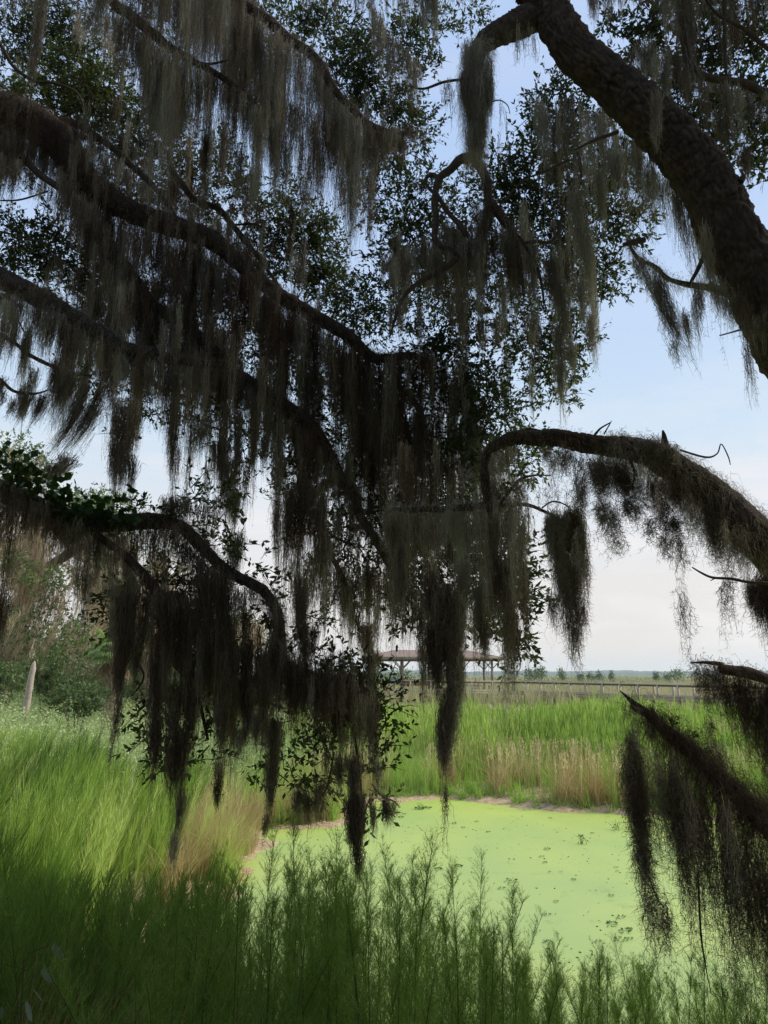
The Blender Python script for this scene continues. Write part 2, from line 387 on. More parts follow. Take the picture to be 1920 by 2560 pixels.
def twigs(mb, tmb, centre, rad, n, leaf, tint=0.45, per=9, tw=0.004, tl=0.22, gap=-0.03):
    """leafy twigs filling an ellipsoid unevenly"""
    centre = np.array(centre); rad = np.array(rad, float)
    p = nrm(rng.normal(size=(n, 3))) * (rng.random((n, 1)) ** 0.45)
    ph = rng.random(3) * 50
    keep = np.array([mnoise.noise(Vector(q * 2.2 + ph)) > gap for q in p])
    p = p[keep]; n = len(p)
    d = nrm(p + rng.normal(size=(n, 3)) * 0.6 + [0, 0, 0.1])
    c0 = centre + p * rad
    t = np.linspace(0, 1, 4)[None, :, None]; L_ = tl * (0.6 + 0.8 * rng.random((n, 1, 1)))
    PT = c0[:, None] + d[:, None] * L_ * t + rng.normal(size=(n, 4, 3)) * 0.008 + np.array([0, 0, -1]) * 0.25 * L_ * t**2
    if tmb is not None: ribbons(tmb, PT, tw, 0.3)
    leaf = leaf * 1.2; i = np.repeat(np.arange(n), per); f = rng.random((n * per, 1)) * 0.9 + 0.1
    q = c0[i] + d[i] * L_[i, 0] * f
    dl = nrm(d[i] * 0.8 + rng.normal(size=(n * per, 3)) * 0.75)
    tt = tint + 0.25 * np.array([mnoise.noise(Vector(q_)) for q_ in (c0 * 1.3)])[i]
    leaves(mb, q, leaf, tt, dl)

# ================================================================== SETTING
# pond outline in plan
shore_px = [(673,2077),(800,2068),(868,2060),(888,2030),(930,2004),(1100,2000),(1240,2009),(1290,2022),(1330,2022),(1400,2031),(1600,2041),(1920,2062),(2300,2080)]
far_shore = [G(*q)[:2] for q in shore_px]
near_shore = [(24, 20), (26, 12), (20, 7.2), (8, 6.6), (3, 6.4), (0, 6.6), (-2.2, 7.2), (-4.2, 8.6)]
left_px = [(300,2372),(420,2296),(500,2265),(592,2234),(632,2210),(636,2186),(602,2166),(615,2154),(650,2148),(668,2120)]
left_shore = [G(*q)[:2] for q in left_px]
POND = np.array([tuple(q) for q in far_shore] + near_shore + [tuple(q) for q in left_shore])
def pond_sd(x, y):
    """signed distance to the pond's edge, negative on the water"""
    x = np.asarray(x, float); y = np.asarray(y, float); best = np.full(x.shape, 1e9); inside = np.zeros(x.shape, bool)
    for (x1, y1), (x2, y2) in zip(POND, np.roll(POND, -1, 0)):
        dx, dy = x2 - x1, y2 - y1; t = np.clip(((x - x1) * dx + (y - y1) * dy) / (dx * dx + dy * dy + 1e-12), 0, 1)
        best = np.minimum(best, np.hypot(x - x1 - t * dx, y - y1 - t * dy))
        c = ((y1 > y) != (y2 > y)) & (x < (x2 - x1) * (y - y1) / (y2 - y1 + 1e-12) + x1)
        inside ^= c
    return np.where(inside, -best, best)
def sstep(a, b, v):
    t = np.clip((v - a) / (b - a), 0, 1); return t * t * (3 - 2 * t)
def H(x, y):
    x = np.asarray(x, float); y = np.asarray(y, float)
    s = pond_sd(x, y) + 0.18 * np.sin(x * 1.7 + y * 0.9) * np.cos(y * 2.3 - x) + 0.10 * np.sin(x * 5.3 + 2 * np.sin(y * 3.1)) + 0.06 * np.sin(x * 11 - y * 7)
    near = 1 - sstep(5, 11, y)
    left = sstep(-4, -12, x) if False else 1 - sstep(-13, -3.5, x + 0.10 * (y - 15))
    tgt = 0.35 + 0.3 * sstep(25, 60, y) + 0.9 * left * (1 - sstep(45, 90, y)) + near * (1.35 - 0.5 * left)
    h = np.where(s > 0, tgt * (1 - np.exp(-np.maximum(s, 0) / (2.2 + 1.0 * near))) + 0.02 * np.minimum(s, 1), np.maximum(s * 0.5, -0.5))
    h = h + np.where(s > 0.6, 0.05 * np.sin(x * 0.8 + 1) * np.cos(y * 0.7) * np.minimum(1, s / 3), 0)
    return h
def Hs(x, y): return float(H(np.array([x]), np.array([y]))[0])

def grow(a, b, step, ratio, lo, hi):
    mid = list(np.arange(a, b, step)); up = [b]; st = step
    while up[-1] < hi: st *= ratio; up.append(up[-1] + st)
    dn = [a - step]; st = step
    while dn[-1] > lo: st *= ratio; dn.append(dn[-1] - st)
    return np.array(dn[::-1] + mid + up)
gx = grow(-14, 16, 0.2, 1.09, -2600, 2600); gy = grow(-2, 28, 0.2, 1.07, -60, 3800)
XX, YY = np.meshgrid(gx, gy)
ZZ = H(XX, YY)
mb = MB(); nx = len(gx)
idx = np.arange((len(gy) - 1) * nx).reshape(-1, nx)[:, :-1].ravel()
mb.add(np.stack([XX, YY, ZZ], -1).reshape(-1, 3), np.stack([idx, idx + 1, idx + nx + 1, idx + nx], -1), 0.5)
gm = bpy.data.materials.new('ground_soil'); gm.use_nodes = True
t = gm.node_tree; n = t.nodes.new; l = t.links.new; b = t.nodes['Principled BSDF']; b.inputs['Roughness'].default_value = 0.95; b.inputs['Specular IOR Level'].default_value = 0.1
co = n('ShaderNodeTexCoord'); n1 = n('ShaderNodeTexNoise'); n1.inputs['Scale'].default_value = 0.35; n1.inputs['Detail'].default_value = 8
n2 = n('ShaderNodeTexNoise'); n2.inputs['Scale'].default_value = 9; n2.inputs['Detail'].default_value = 6; n2.inputs['Roughness'].default_value = 0.7
l(co.outputs['Object'], n1.inputs[0]); l(co.outputs['Object'], n2.inputs[0])
r1 = n('ShaderNodeValToRGB'); e = r1.color_ramp.elements; e[0].position = 0.35; e[0].color = (0.13, 0.15, 0.05, 1); e[1].position = 0.68; e[1].color = (0.30, 0.25, 0.13, 1)
l(n1.outputs[0], r1.inputs[0])
r2 = n('ShaderNodeValToRGB'); e = r2.color_ramp.elements; e[0].position = 0.3; e[0].color = (0.20, 0.14, 0.08, 1); e[1].position = 0.7; e[1].color = (0.50, 0.40, 0.26, 1)
l(n2.outputs[0], r2.inputs[0])
sx = n('ShaderNodeSeparateXYZ'); l(co.outputs['Object'], sx.inputs[0])
mr = n('ShaderNodeMapRange'); mr.inputs['From Min'].default_value = 0.12; mr.inputs['From Max'].default_value = 0.45; l(sx.outputs[2], mr.inputs['Value'])
mm = n('ShaderNodeMix'); mm.data_type = 'RGBA'; l(mr.outputs[0], mm.inputs['Factor']); l(r2.outputs[0], mm.inputs['A']); l(r1.outputs[0], mm.inputs['B'])
l(mm.outputs['Result'], b.inputs['Base Color'])
bp = n('ShaderNodeBump'); bp.inputs['Distance'].default_value = 0.04; bp.inputs['Strength'].default_value = 0.8; l(n2.outputs[0], bp.inputs['Height']); l(bp.outputs[0], b.inputs['Normal'])
tag(mb.build('ground', gm, smooth=True), kind='structure')

# water covered in duckweed
mb = MB(); mb.add([[-12, 4, 0], [30, 4, 0], [30, 28, 0], [-12, 28, 0]], [[0, 1, 2, 3]], 0.5)
wm_ = bpy.data.materials.new('duckweed_water'); wm_.use_nodes = True
t = wm_.node_tree; n = t.nodes.new; l = t.links.new; b = t.nodes['Principled BSDF']; b.inputs['Roughness'].default_value = 0.55; b.inputs['Specular IOR Level'].default_value = 0.45
co = n('ShaderNodeTexCoord')
n1 = n('ShaderNodeTexNoise'); n1.inputs['Scale'].default_value = 0.28; n1.inputs['Detail'].default_value = 5; n1.inputs['Distortion'].default_value = 0.6
n2 = n('ShaderNodeTexNoise'); n2.inputs['Scale'].default_value = 55; n2.inputs['Detail'].default_value = 3
n3 = n('ShaderNodeTexNoise'); n3.inputs['Scale'].default_value = 2.6; n3.inputs['Detail'].default_value = 8; n3.inputs['Roughness'].default_value = 0.7
for q in (n1, n2, n3): l(co.outputs['Object'], q.inputs[0])
r1 = n('ShaderNodeValToRGB'); e = r1.color_ramp.elements; e[0].position = 0.35; e[0].color = (0.29, 0.40, 0.13, 1); e[1].position = 0.7; e[1].color = (0.37, 0.46, 0.125, 1)
l(n1.outputs[0], r1.inputs[0])
r2 = n('ShaderNodeValToRGB'); e = r2.color_ramp.elements; e[0].position = 0.25; e[0].color = (0.72, 0.72, 0.72, 1); e[1].position = 0.6; e[1].color = (1, 1, 1, 1)
l(n2.outputs[0], r2.inputs[0])
r3 = n('ShaderNodeValToRGB'); e = r3.color_ramp.elements; e[0].position = 0.26; e[0].color = (0.55, 0.66, 0.5, 1); e[1].position = 0.43; e[1].color = (1, 1, 1, 1)
l(n3.outputs[0], r3.inputs[0])
a1 = n('ShaderNodeMix'); a1.data_type = 'RGBA'; a1.blend_type = 'MULTIPLY'; a1.inputs['Factor'].default_value = 1; l(r1.outputs[0], a1.inputs['A']); l(r2.outputs[0], a1.inputs['B'])
a2 = n('ShaderNodeMix'); a2.data_type = 'RGBA'; a2.blend_type = 'MULTIPLY'; a2.inputs['Factor'].default_value = 1; l(a1.outputs['Result'], a2.inputs['A']); l(r3.outputs[0], a2.inputs['B'])
sy = n('ShaderNodeSeparateXYZ'); l(co.outputs['Object'], sy.inputs[0])
my = n('ShaderNodeMapRange'); my.inputs['From Min'].default_value = 12; my.inputs['From Max'].default_value = 22; l(sy.outputs[1], my.inputs['Value'])
ay = n('ShaderNodeMix'); ay.data_type = 'RGBA'; ay.blend_type = 'MULTIPLY'; l(my.outputs[0], ay.inputs['Factor']); l(a2.outputs['Result'], ay.inputs['A']); ay.inputs['B'].default_value = (1.0, 0.98, 0.6, 1)
l(ay.outputs['Result'], b.inputs['Base Color'])
bp = n('ShaderNodeBump'); bp.inputs['Distance'].default_value = 0.004; bp.inputs['Strength'].default_value = 0.6; l(n2.outputs[0], bp.inputs['Height']); l(bp.outputs[0], b.inputs['Normal'])
tag(mb.build('pond', wm_), kind='structure')

# the wooded shore far across the marsh
mb = MB()
for row, (yy, hh) in enumerate(((1900, 15), (1750, 12), (1600, 10))):
    xs = np.arange(-1500, 1800, 6.0); k = len(xs)
    top = 0.5 + hh * (0.72 + 0.3 * np.array([mnoise.fractal(Vector((x * 0.006, row * 7, 0)), 1, 2, 3) for x in xs])) + rng.random(k) * 1.8
    V = []
    for q, (oy, fz) in enumerate(((-14, 0.0), (-8, 0.75), (0, 1.0), (40, 0.7))):
        V.append(np.stack([xs, yy + oy + rng.random(k) * 4, np.where(fz == 0, 0.3, top * fz)], 1))
    V = np.stack(V); i = np.arange(k - 1)
    for q in range(3):
        mb.add(np.concatenate([V[q], V[q + 1]]), np.stack([i, i + 1, i + 1 + k, i + k], -1), rng.random(2 * k))
tag(mb.build('wooded_hills', M['hill']), kind='structure')

# ================================================================== marsh plants (uncountable)
def plume(mb, pos, Hh, n, ang, lf, width, tint, K=4, base=0.05, top=0.92, wind=(0.0, 0.0), stem=True):
    """upright feathery plants: blades rise from all along a stem"""
    m = len(pos); Hh = np.broadcast_to(Hh, (m,))
    i = np.repeat(np.arange(m), n); q = len(i)
    u = base + (top - base) * rng.random(q)
    a = rng.random(q) * 2 * np.pi
    ax = (rng.normal(size=(m, 2)) * 0.07 + np.array(wind))
    h = Hh[i]
    st = pos[i].copy(); st[:, 2] += u * h; st[:, :2] += ax[i] * (u**1.6 * h)[:, None]
    ln = lf * h * (1.1 - 0.75 * u) * (0.6 + 0.7 * rng.random(q))
    an = ang * (0.5 + rng.random(q))
    d = np.stack([np.cos(a) * np.sin(an), np.sin(a) * np.sin(an), np.cos(an)], 1); d[:, :2] += ax[i] * 1.2
    t_ = np.linspace(0, 1, K)[None, :, None]
    PT = st[:, None] + d[:, None] * ln[:, None, None] * t_
    PT[:, :, 2] += (0.12 * ln)[:, None] * t_[0, :, 0][None] ** 2
    PT[:, :, :2] -= (d[:, None, :2] * (ln * 0.18)[:, None, None] * t_**2)
    ribbons(mb, PT, width, np.clip(np.broadcast_to(tint, (m,))[i] + rng.normal(size=q) * 0.12, 0, 1), taper='blade')
    if stem:
        s = np.stack([pos + np.stack([ax[:, 0] * Hh * f**1.6, ax[:, 1] * Hh * f**1.6, Hh * f], 1) for f in (0, 0.33, 0.66, 1.0)], 1)
        ribbons(mb, s, width * 1.3, np.broadcast_to(tint, (m,)) - 0.15)
def tuft(mb, pos, Hh, n, spread, width, tint, K=4, wind=(0, 0), head=False, hmb=None):
    """grass: blades fan from the base and bend over"""
    m = len(pos); Hh = np.broadcast_to(Hh, (m,)); i = np.repeat(np.arange(m), n); q = len(i)
    h = Hh[i] * (0.45 + 0.6 * rng.random(q)); a = rng.random(q) * 2 * np.pi; sp = spread * rng.random(q)
    d = np.stack([np.cos(a) * sp, np.sin(a) * sp], 1) + np.array(wind)
    t_ = np.linspace(0, 1, K)[None, :]
    PT = np.zeros((q, K, 3)); st = pos[i]
    st = st + np.concatenate([rng.normal(size=(q, 2)) * 0.06, np.zeros((q, 1))], 1)
    PT[:, :, 0] = st[:, :1] + d[:, :1] * h[:, None] * t_**1.8
    PT[:, :, 1] = st[:, 1:2] + d[:, 1:] * h[:, None] * t_**1.8
    PT[:, :, 2] = st[:, 2:] + h[:, None] * (t_ - 0.25 * (sp[:, None]) * t_**3)
    ribbons(mb, PT, width, np.clip(np.broadcast_to(tint, (m,))[i] + rng.normal(size=q) * 0.15, 0, 1))
def scatter(n, x0, x1, y0, y1, cond=None, fan=True):
    """random points on land; with fan the x range widens with distance as x0..x1 per metre of y"""
    y = y0 + (y1 - y0) * rng.random(n); x = x0 + (x1 - x0) * rng.random(n)
    if fan: x = x * y
    s = pond_sd(x, y); k = s > 0.25
    if cond is not None: k &= cond(x, y, s)
    x, y = x[k], y[k]
    return np.stack([x, y, H(x, y) - 0.03], 1)
def nz2(p, sc, o=0.0):
    return np.array([mnoise.noise(Vector((a * sc + o, b_ * sc, o))) for a, b_ in p[:, :2]])

# tall green fennel between the pond and the boardwalk
mb = MB()
p = scatter(9000, -0.12, 0.62, 23.5, 52, lambda x, y, s: (s > 1.3) & ((s > 3.0) | (rng.random(len(x)) < 0.4)))
k = nz2(p, 0.30, 3) > -0.08; p = p[k]
plume(mb, p, (1.15 + 0.75 * rng.random(len(p)) + 1.1 * nz2(p, 0.28)) * (1 - 0.45 * sstep(34, 48, p[:, 1])), 20, 0.26, 0.36, 0.022, 0.55 + 0.7 * nz2(p, 0.16, 8))
tag(mb.build('fennel_thicket', M['fennel']), 'tall bright green feathery fennel filling the marsh between pond and boardwalk', 'fennel', kind='stuff')
# dry seed weeds along the far bank
mb = MB()
p = scatter(3000, -0.10, 0.60, 20.5, 27, lambda x, y, s: (s > 0.5) & (s < 4.2))
ra = p[:, 0] / p[:, 1]; k = (nz2(p, 0.6, 1) > -0.14) & (rng.random(len(p)) < np.interp(ra, [-.1, .04, .11, .24, .29, .36, .6], [.3, .45, 1, 1, .7, .35, .4])); p = p[k]
tuft(mb, p, 0.65 + 0.75 * rng.random(len(p)), 14, 0.75, 0.012, 0.42 + 0.7 * nz2(p, 0.5, 4))
q = p[rng.random(len(p)) < 0.7]
plume(mb, q, 1.25, 9, 0.5, 0.16, 0.02, 0.8, K=3, base=0.6, top=1.0)
p = scatter(2600, -0.14, 0.62, 27, 48, None); k = nz2(p, 0.13, 6) > 0.12; p = p[k]
tuft(mb, p, 1.15 + 0.4 * rng.random(len(p)), 12, 0.4, 0.022, 0.6)
tag(mb.build('dry_marsh_weeds', M['reed']), 'straw coloured dry weeds and reeds along the far bank of the pond', 'dry weeds', kind='stuff')
# low green cover at the far water's edge
mb = MB()
p = scatter(2600, -0.2, 0.62, 19, 29, lambda x, y, s: s < 1.8)
k = (nz2(p, 0.5, 2) > 0.05) | (p[:, 0] > 5.2); p = p[k]
tuft(mb, p, 0.28 + 0.25 * rng.random(len(p)), 18, 0.9, 0.016, 0.55)
p = scatter(2600, -0.16, 0.62, 20, 28, lambda x, y, s: (s > .4) & (s < 4.5)); ra = p[:, 0] / p[:, 1]; p = p[rng.random(len(p)) < np.interp(ra, [-.1, .06, .12, .26, .32], [1, .9, .35, .35, 1])]
tuft(mb, p, 0.9 + 0.5 * rng.random(len(p)), 12, 0.45, 0.013, 0.45 + 0.4 * nz2(p, .5))
p = scatter(3500, -0.2, 0.62, 18, 26, None); sd_p = pond_sd(p[:, 0], p[:, 1]); p = p[(sd_p < 0.9) & (nz2(p, 1.1, 5) > -0.05)]
tuft(mb, p, 0.14 + 0.22 * rng.random(len(p)), 12, 1.3, 0.014, 0.5)
tag(mb.build('bank_grass', M['grass']), 'low bright green plants at the far edge of the duckweed', 'grass', kind='stuff')
# marsh beyond the boardwalk
mb = MB()
p = scatter(9000, -0.62, 0.62, 66, 190, None)
tuft(mb, p, 1.3 + 0.9 * rng.random(len(p)) + 0.6 * nz2(p, 0.05), 9, 0.35, 0.06, 0.6 + 0.5 * nz2(p, 0.03, 2))
p = scatter(7000, -0.62, 0.62, 190, 700, None)
tuft(mb, p, 1.6 + 1.2 * rng.random(len(p)), 6, 0.8, 0.32, 0.5 + 0.6 * nz2(p, 0.015, 2))
tag(mb.build('far_marsh_reeds', M['far_reed']), 'pale brown and green reeds of the open marsh beyond the boardwalk', 'reeds', kind='stuff')
mb = MB()
p = scatter(5000, -0.62, 0.62, 68, 420, None); k = nz2(p, 0.035, 12) > 0.10; p = p[k]
c_ = np.repeat(p, 26, 0) + rng.normal(size=(len(p) * 26, 3)) * [1.1, 1.1, 0.45] + [0, 0, 1.25]
leaves(mb, c_, 0.32, 0.65)
tag(mb.build('marsh_scrub', M['leaf_far']), 'low green scrub scattered through the marsh beyond the boardwalk', 'scrub', kind='stuff')

# left bank
mb = MB()
p = scatter(2100, -0.62, -0.12, 6.0, 17, lambda x, y, s: (s > 1.6) | ((x / y < -0.27) & (s > 0.5)))
k = nz2(p, 0.7, 2) > -0.25; p = p[k]
plume(mb, p, 1.25 + 0.5 * rng.random(len(p)) + 0.9 * nz2(p, 0.7, 2) + 0.3 * nz2(p, 0.25, 7), 105, 0.40, 0.30, 0.0065, 0.33 + 0.70 * nz2(p, 0.55, 5), wind=(0.22, 0.0), K=5)  # base tint lowered, canopy dimness put into the colour
q = scatter(420, -0.62, -0.2, 8, 18, None); q = q[nz2(q, 0.5, 31) > 0.08]
plume(mb, q, 1.7, 60, 0.55, 0.22, 0.006, 0.9, wind=(0.2, 0))
tag(mb.build('left_fennel_thicket', M['fennel']), 'soft bright green fennel swaying on the left bank of the pond', 'fennel', kind='stuff')
mb = MB()
p = scatter(5200, -0.62, -0.06, 15, 38, lambda x, y, s: s > 2.0)
k = nz2(p, 0.25, 9) > -0.35; p = p[k]
hh = 0.9 + 0.8 * rng.random(len(p))
i = np.repeat(np.arange(len(p)), 34)
c_ = p[i] + rng.normal(size=(len(i), 3)) * [0.22, 0.22, 0.0]; c_[:, 2] += hh[i] * (0.3 + 0.75 * rng.random(len(i)))
leaves(mb, c_, 0.085, 0.55 + 0.5 * nz2(p, 0.2)[i], aspect=0.35)
tuft(mb, p, hh * 1.1, 5, 0.4, 0.012, 0.5)
tag(mb.build('leafy_weeds', M['weed']), 'pale green leafy weeds on the left bank below the moss hung wood', 'weeds', kind='stuff')
mb = MB()
p = scatter(1900, -0.285, -0.02, 11.5, 24, lambda x, y, s: (s < 2.4))
k = nz2(p, 0.8, 14) > 0.02; p = p[k]
tuft(mb, p, 0.6 + 0.85 * rng.random(len(p)), 34, 0.65, 0.0075, 0.42 + 0.6 * nz2(p, 0.35, 3), wind=(0.12, 0), K=5)
tag(mb.build('rust_brown_reeds', M['reed']), 'rust brown dry reeds at the left shore of the pond', 'reeds', kind='stuff')
mb = MB()
p = scatter(3000, -0.36, 0.0, 10.0, 24, lambda x, y, s: s < 3.0)
k = nz2(p, 0.45, 24) > -0.12; p = p[k]
tuft(mb, p, 0.55 + 0.8 * rng.random(len(p)), 26, 0.7, 0.009, 0.5 + 0.5 * nz2(p, 0.9), K=5)
tag(mb.build('shore_grass', M['grass']), 'fresh green grass tufts among the reeds of the left shore', 'grass', kind='stuff')
# litter on the sandy shore and under the wood
mb = MB()
a = G(770, 2040); n_ = 2500
c_ = np.stack([a.x + rng.normal(size=n_) * 1.5, a.y + rng.normal(size=n_) * 1.6, np.zeros(n_)], 1)
c_ = c_[pond_sd(c_[:, 0], c_[:, 1]) > 0.0]; c_[:, 2] = H(c_[:, 0], c_[:, 1]) + 0.015
dr = rng.normal(size=(len(c_), 3)) * [1, 1, 0.08]
leaves(mb, c_, 0.16, 0.6, dr, aspect=0.09)
p = scatter(2600, -0.48, -0.20, 24, 40, lambda x, y, s: s > 6); p[:, 2] += 0.06
leaves(mb, p, 0.22, 0.45, rng.normal(size=(len(p), 3)) * [1, 1, 0.25], aspect=0.3)
a = G(606, 2205); n_ = 1600
c_ = np.stack([a.x + rng.normal(size=n_) * 0.6 - 0.4, a.y + rng.normal(size=n_) * 0.7, np.zeros(n_)], 1)
c_ = c_[pond_sd(c_[:, 0], c_[:, 1]) > 0.0]; c_[:, 2] = H(c_[:, 0], c_[:, 1]) + 0.02
leaves(mb, c_, 0.15, 0.3, rng.normal(size=(len(c_), 3)) * [1, 1, 0.1], aspect=0.09)
tag(mb.build('dead_reed_litter', M['reed']), 'flattened dead reeds and litter lying on the sandy shore', 'litter', kind='stuff')

# ================================================================== boardwalk, pavilion
A_ = np.array([13.3, 78.0, 1.75]); B_ = np.array([24.9, 60.0, 1.62])
dirn = (B_ - A_) / np.linalg.norm((B_ - A_)[:2]); SP = 1.95
perp = np.array([-dirn[1], dirn[0], 0]); perp /= np.linalg.norm(perp)
if perp[1] < 0: perp = -perp
bw = empty('boardwalk', (18, 71, 0.7), 'long weathered grey timber boardwalk with post railings crossing the marsh', 'boardwalk')
inv = lambda: np.array([-18, -71, -0.7])
def bpart(mb, name, mat, parent=bw, loc=(18, 71, 0.7), **k):
    o = mb.build(name, mat, None, **k); o.parent = parent; o.location = (-loc[0], -loc[1], -loc[2]); return o
segs = [(np.array([-3.5, 80.5, 1.85]), A_), (A_, A_ + dirn * SP * 26)]
for (a, b) in segs:
    dd = b - a; ln = np.linalg.norm(dd); u = dd / ln; pv = np.array([-u[1], u[0], 0]); pv /= np.linalg.norm(pv)
    if pv[1] < 0: pv = -pv
    dk = MB()
    nb = int(ln / 0.16)
    for q in range(nb):
        c = a + u * (q + 0.5) * ln / nb + pv * 0.95
        dk.box(c, (0.145, 1.95, 0.045), math.atan2(u[1], u[0]), random.random())
    bpart(dk, 'deck', M['wood'])
    for sgn in (0.0, 1.9):
        m_ = MB(); m_.bar(a + pv * sgn - [0, 0, 0.16], b + pv * sgn - [0, 0, 0.16], 0.06, 0.24, 0.55); bpart(m_, 'joist', M['wood'])
        m_ = MB(); m_.bar(a + pv * (sgn - 0.02) + [0, 0, 1.06], b + pv * (sgn - 0.02) + [0, 0, 1.06], 0.22, 0.07, 0.95)
        m_.bar(a + pv * (sgn + 0.05) + [0, 0, 0.96], b + pv * (sgn + 0.05) + [0, 0, 0.94], 0.04, 0.16, 0.05); bpart(m_, 'top_rail', M['wood'])  # board under the cap darkened to paint the rail's shadow line
        m_ = MB(); m_.bar(a + pv * (sgn + 0.05) + [0, 0, 0.10], b + pv * (sgn + 0.05) + [0, 0, 0.10], 0.04, 0.12, 0.7); bpart(m_, 'lower_rail', M['wood'])
        k = int(ln / SP)
        for q in range(k + 1):
            c = a + u * q * ln / k + pv * (sgn - 0.06 if sgn == 0 else sgn + 0.06)
            m_ = MB(); m_.box(c + [0, 0, 0.33], (0.14, 0.14, 1.38), math.atan2(u[1], u[0]), 0.55 + 0.3 * random.random()); bpart(m_, 'post', M['wood'])
            if q % 2 == 0:
                m_ = MB(); m_.box(c + pv * (0.12 if sgn == 0 else -0.12) + [0, 0, -0.8], (0.2, 0.2, 1.05), 0.3, 0.0); bpart(m_, 'pile', M['wood'])
# pavilion over the boardwalk
PV = (5.2, 84.5, 1.85)
pav = empty('pavilion', PV, 'open sided timber picnic shelter with rusty red roof at the left end of the boardwalk', 'pavilion')
def ppart(mb, name, mat, par=pav):
    o = mb.build(name, mat); o.parent = par; o.location = (0, 0, 0); return o
dk = MB()
for q in range(60): dk.box((-7.3 + q * 0.248, 0, -0.06), (0.235, 7.0, 0.05), 0, random.random())
ppart(dk, 'deck', M['wood'])
rf = MB(); hx, hy, z0, z1, rx = 7.6, 4.2, 3.35, 4.25, 4.2
v = [(-hx,-hy,z0),(hx,-hy,z0),(hx,hy,z0),(-hx,hy,z0),(-rx,0,z1),(rx,0,z1)]
v2 = [(x, y, z + 0.10) for x, y, z in v]
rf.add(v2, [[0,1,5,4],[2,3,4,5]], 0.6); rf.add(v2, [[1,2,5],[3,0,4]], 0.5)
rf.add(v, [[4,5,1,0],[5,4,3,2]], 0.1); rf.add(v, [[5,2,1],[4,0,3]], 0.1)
ppart(rf, 'roof', M['roof'])
fa = MB()
for (a, b) in (((-hx,-hy,z0),(hx,-hy,z0)),((hx,-hy,z0),(hx,hy,z0)),((-hx,hy,z0),(hx,hy,z0)),((-hx,-hy,z0),(-hx,hy,z0))):
    fa.bar(a, b, 0.06, 0.34, 0.15)
ppart(fa, 'fascia', M['wood'])
for i in range(5):
    x = -6.4 + i * 3.2
    for y in (-3.3, 3.3):
        m_ = MB(); m_.box((x, y, 1.62), (0.22, 0.22, 3.3), 0, 0.35); post = ppart(m_, 'post', M['wood'])
        m_ = MB()
        for s_ in (-1, 1): m_.bar((x, y, 2.2), (x + s_ * 0.95, y, 3.2), 0.1, 0.1, 0.3)
        ppart(m_, 'brace', M['wood'])
for y in (-3.3, 3.3):
    m_ = MB(); m_.bar((-7.2, y, 3.26), (7.2, y, 3.26), 0.14, 0.22, 0.2); ppart(m_, 'beam', M['wood'])
for x in (-6.4, -3.2, 0, 3.2, 6.4):
    m_ = MB(); m_.box((x, 1.2, -1.0), (0.3, 0.3, 1.8), 0, 0.0); ppart(m_, 'pile', M['wood'])
# benches on the pavilion deck
def bench(x, y, L_, label, mat='wood', back=True, rz=0):
    o = empty('bench', (x, y, 1.88), label, 'bench', 'benches on the boardwalk deck'); o.rotation_euler.z = rz
    m_ = MB()
    for q in range(3): m_.box((0, q * 0.15, 0.46), (L_, 0.13, 0.05), 0, random.random())
    ppart(m_, 'seat', M[mat], o)
    if back:
        m_ = MB()
        for q in range(4): m_.box((0, 0.46, 0.55 + q * 0.16), (L_, 0.05, 0.14), 0, random.random())
        ppart(m_, 'backrest', M[mat], o)
    for s_ in (-1, 1):
        m_ = MB(); m_.box((s_ * (L_ / 2 - 0.2), 0.16, 0.22), (0.1, 0.34, 0.43), 0, 0.3); ppart(m_, 'leg', M[mat], o)
bench(3.4, 82.0, 2.8, 'brown slatted bench in the middle of the shelter deck', 'redwood')
bench(10.6, 83.0, 2.2, 'pale bench at the right end of the shelter deck', 'wood', back=False)
t_ = empty('picnic_table', (9.6, 85.2, 1.88), 'pale timber picnic table under the right end of the shelter', 'picnic table')
m_ = MB()
for q in range(5): m_.box((0, -0.34 + q * 0.17, 0.76), (2.6, 0.155, 0.05), 0, 0.6 + 0.4 * random.random())
ppart(m_, 'tabletop', M['wood'], t_)
for s_ in (-1, 1):
    m_ = MB(); m_.box((0, s_ * 0.72, 0.45), (2.6, 0.26, 0.05), 0, 0.8); ppart(m_, 'seat', M['wood'], t_)
    m_ = MB(); m_.bar((s_ * 0.95, -0.6, 0), (s_ * 0.95, 0.1, 0.75), 0.09, 0.09); m_.bar((s_ * 0.95, 0.6, 0), (s_ * 0.95, -0.1, 0.75), 0.09, 0.09); m_.bar((s_ * .95, -.8, .40), (s_ * .95, .8, .40), .06, .09); ppart(m_, 'leg', M['wood'], t_)
si = empty('information_sign', (1.1, 80.2, 1.88), 'slanted blue information panel on a post at the left end of the boardwalk', 'sign')
m_ = MB(); m_.box((0, 0, 0.45), (0.12, 0.12, 0.95), 0, 0.2); ppart(m_, 'post', M['wood'], si)
from mathutils import Matrix
m_ = MB(); m_.box((0, 0, 1.02), (1.0, 0.6, 0.05), 0, 0.5, tilt=Matrix.Rotation(R(35), 4, 'X')); ppart(m_, 'panel', M['sign'], si)
for x, lb in ((0.2, 'red painted post left of the blue sign on the boardwalk'), (7.6, 'red painted post in the railing right of the long moss beard')):
    m_ = MB(); m_.box((0, 0, 0.55), (0.16, 0.16, 1.1), 0, 0.5); m_.box((0, 0, 1.12), (0.2, 0.2, 0.05), 0, 0.7)
    o = m_.build('red_post', M['redwood']); o.location = (x, 79.4, 1.80); tag(o, lb, 'post')

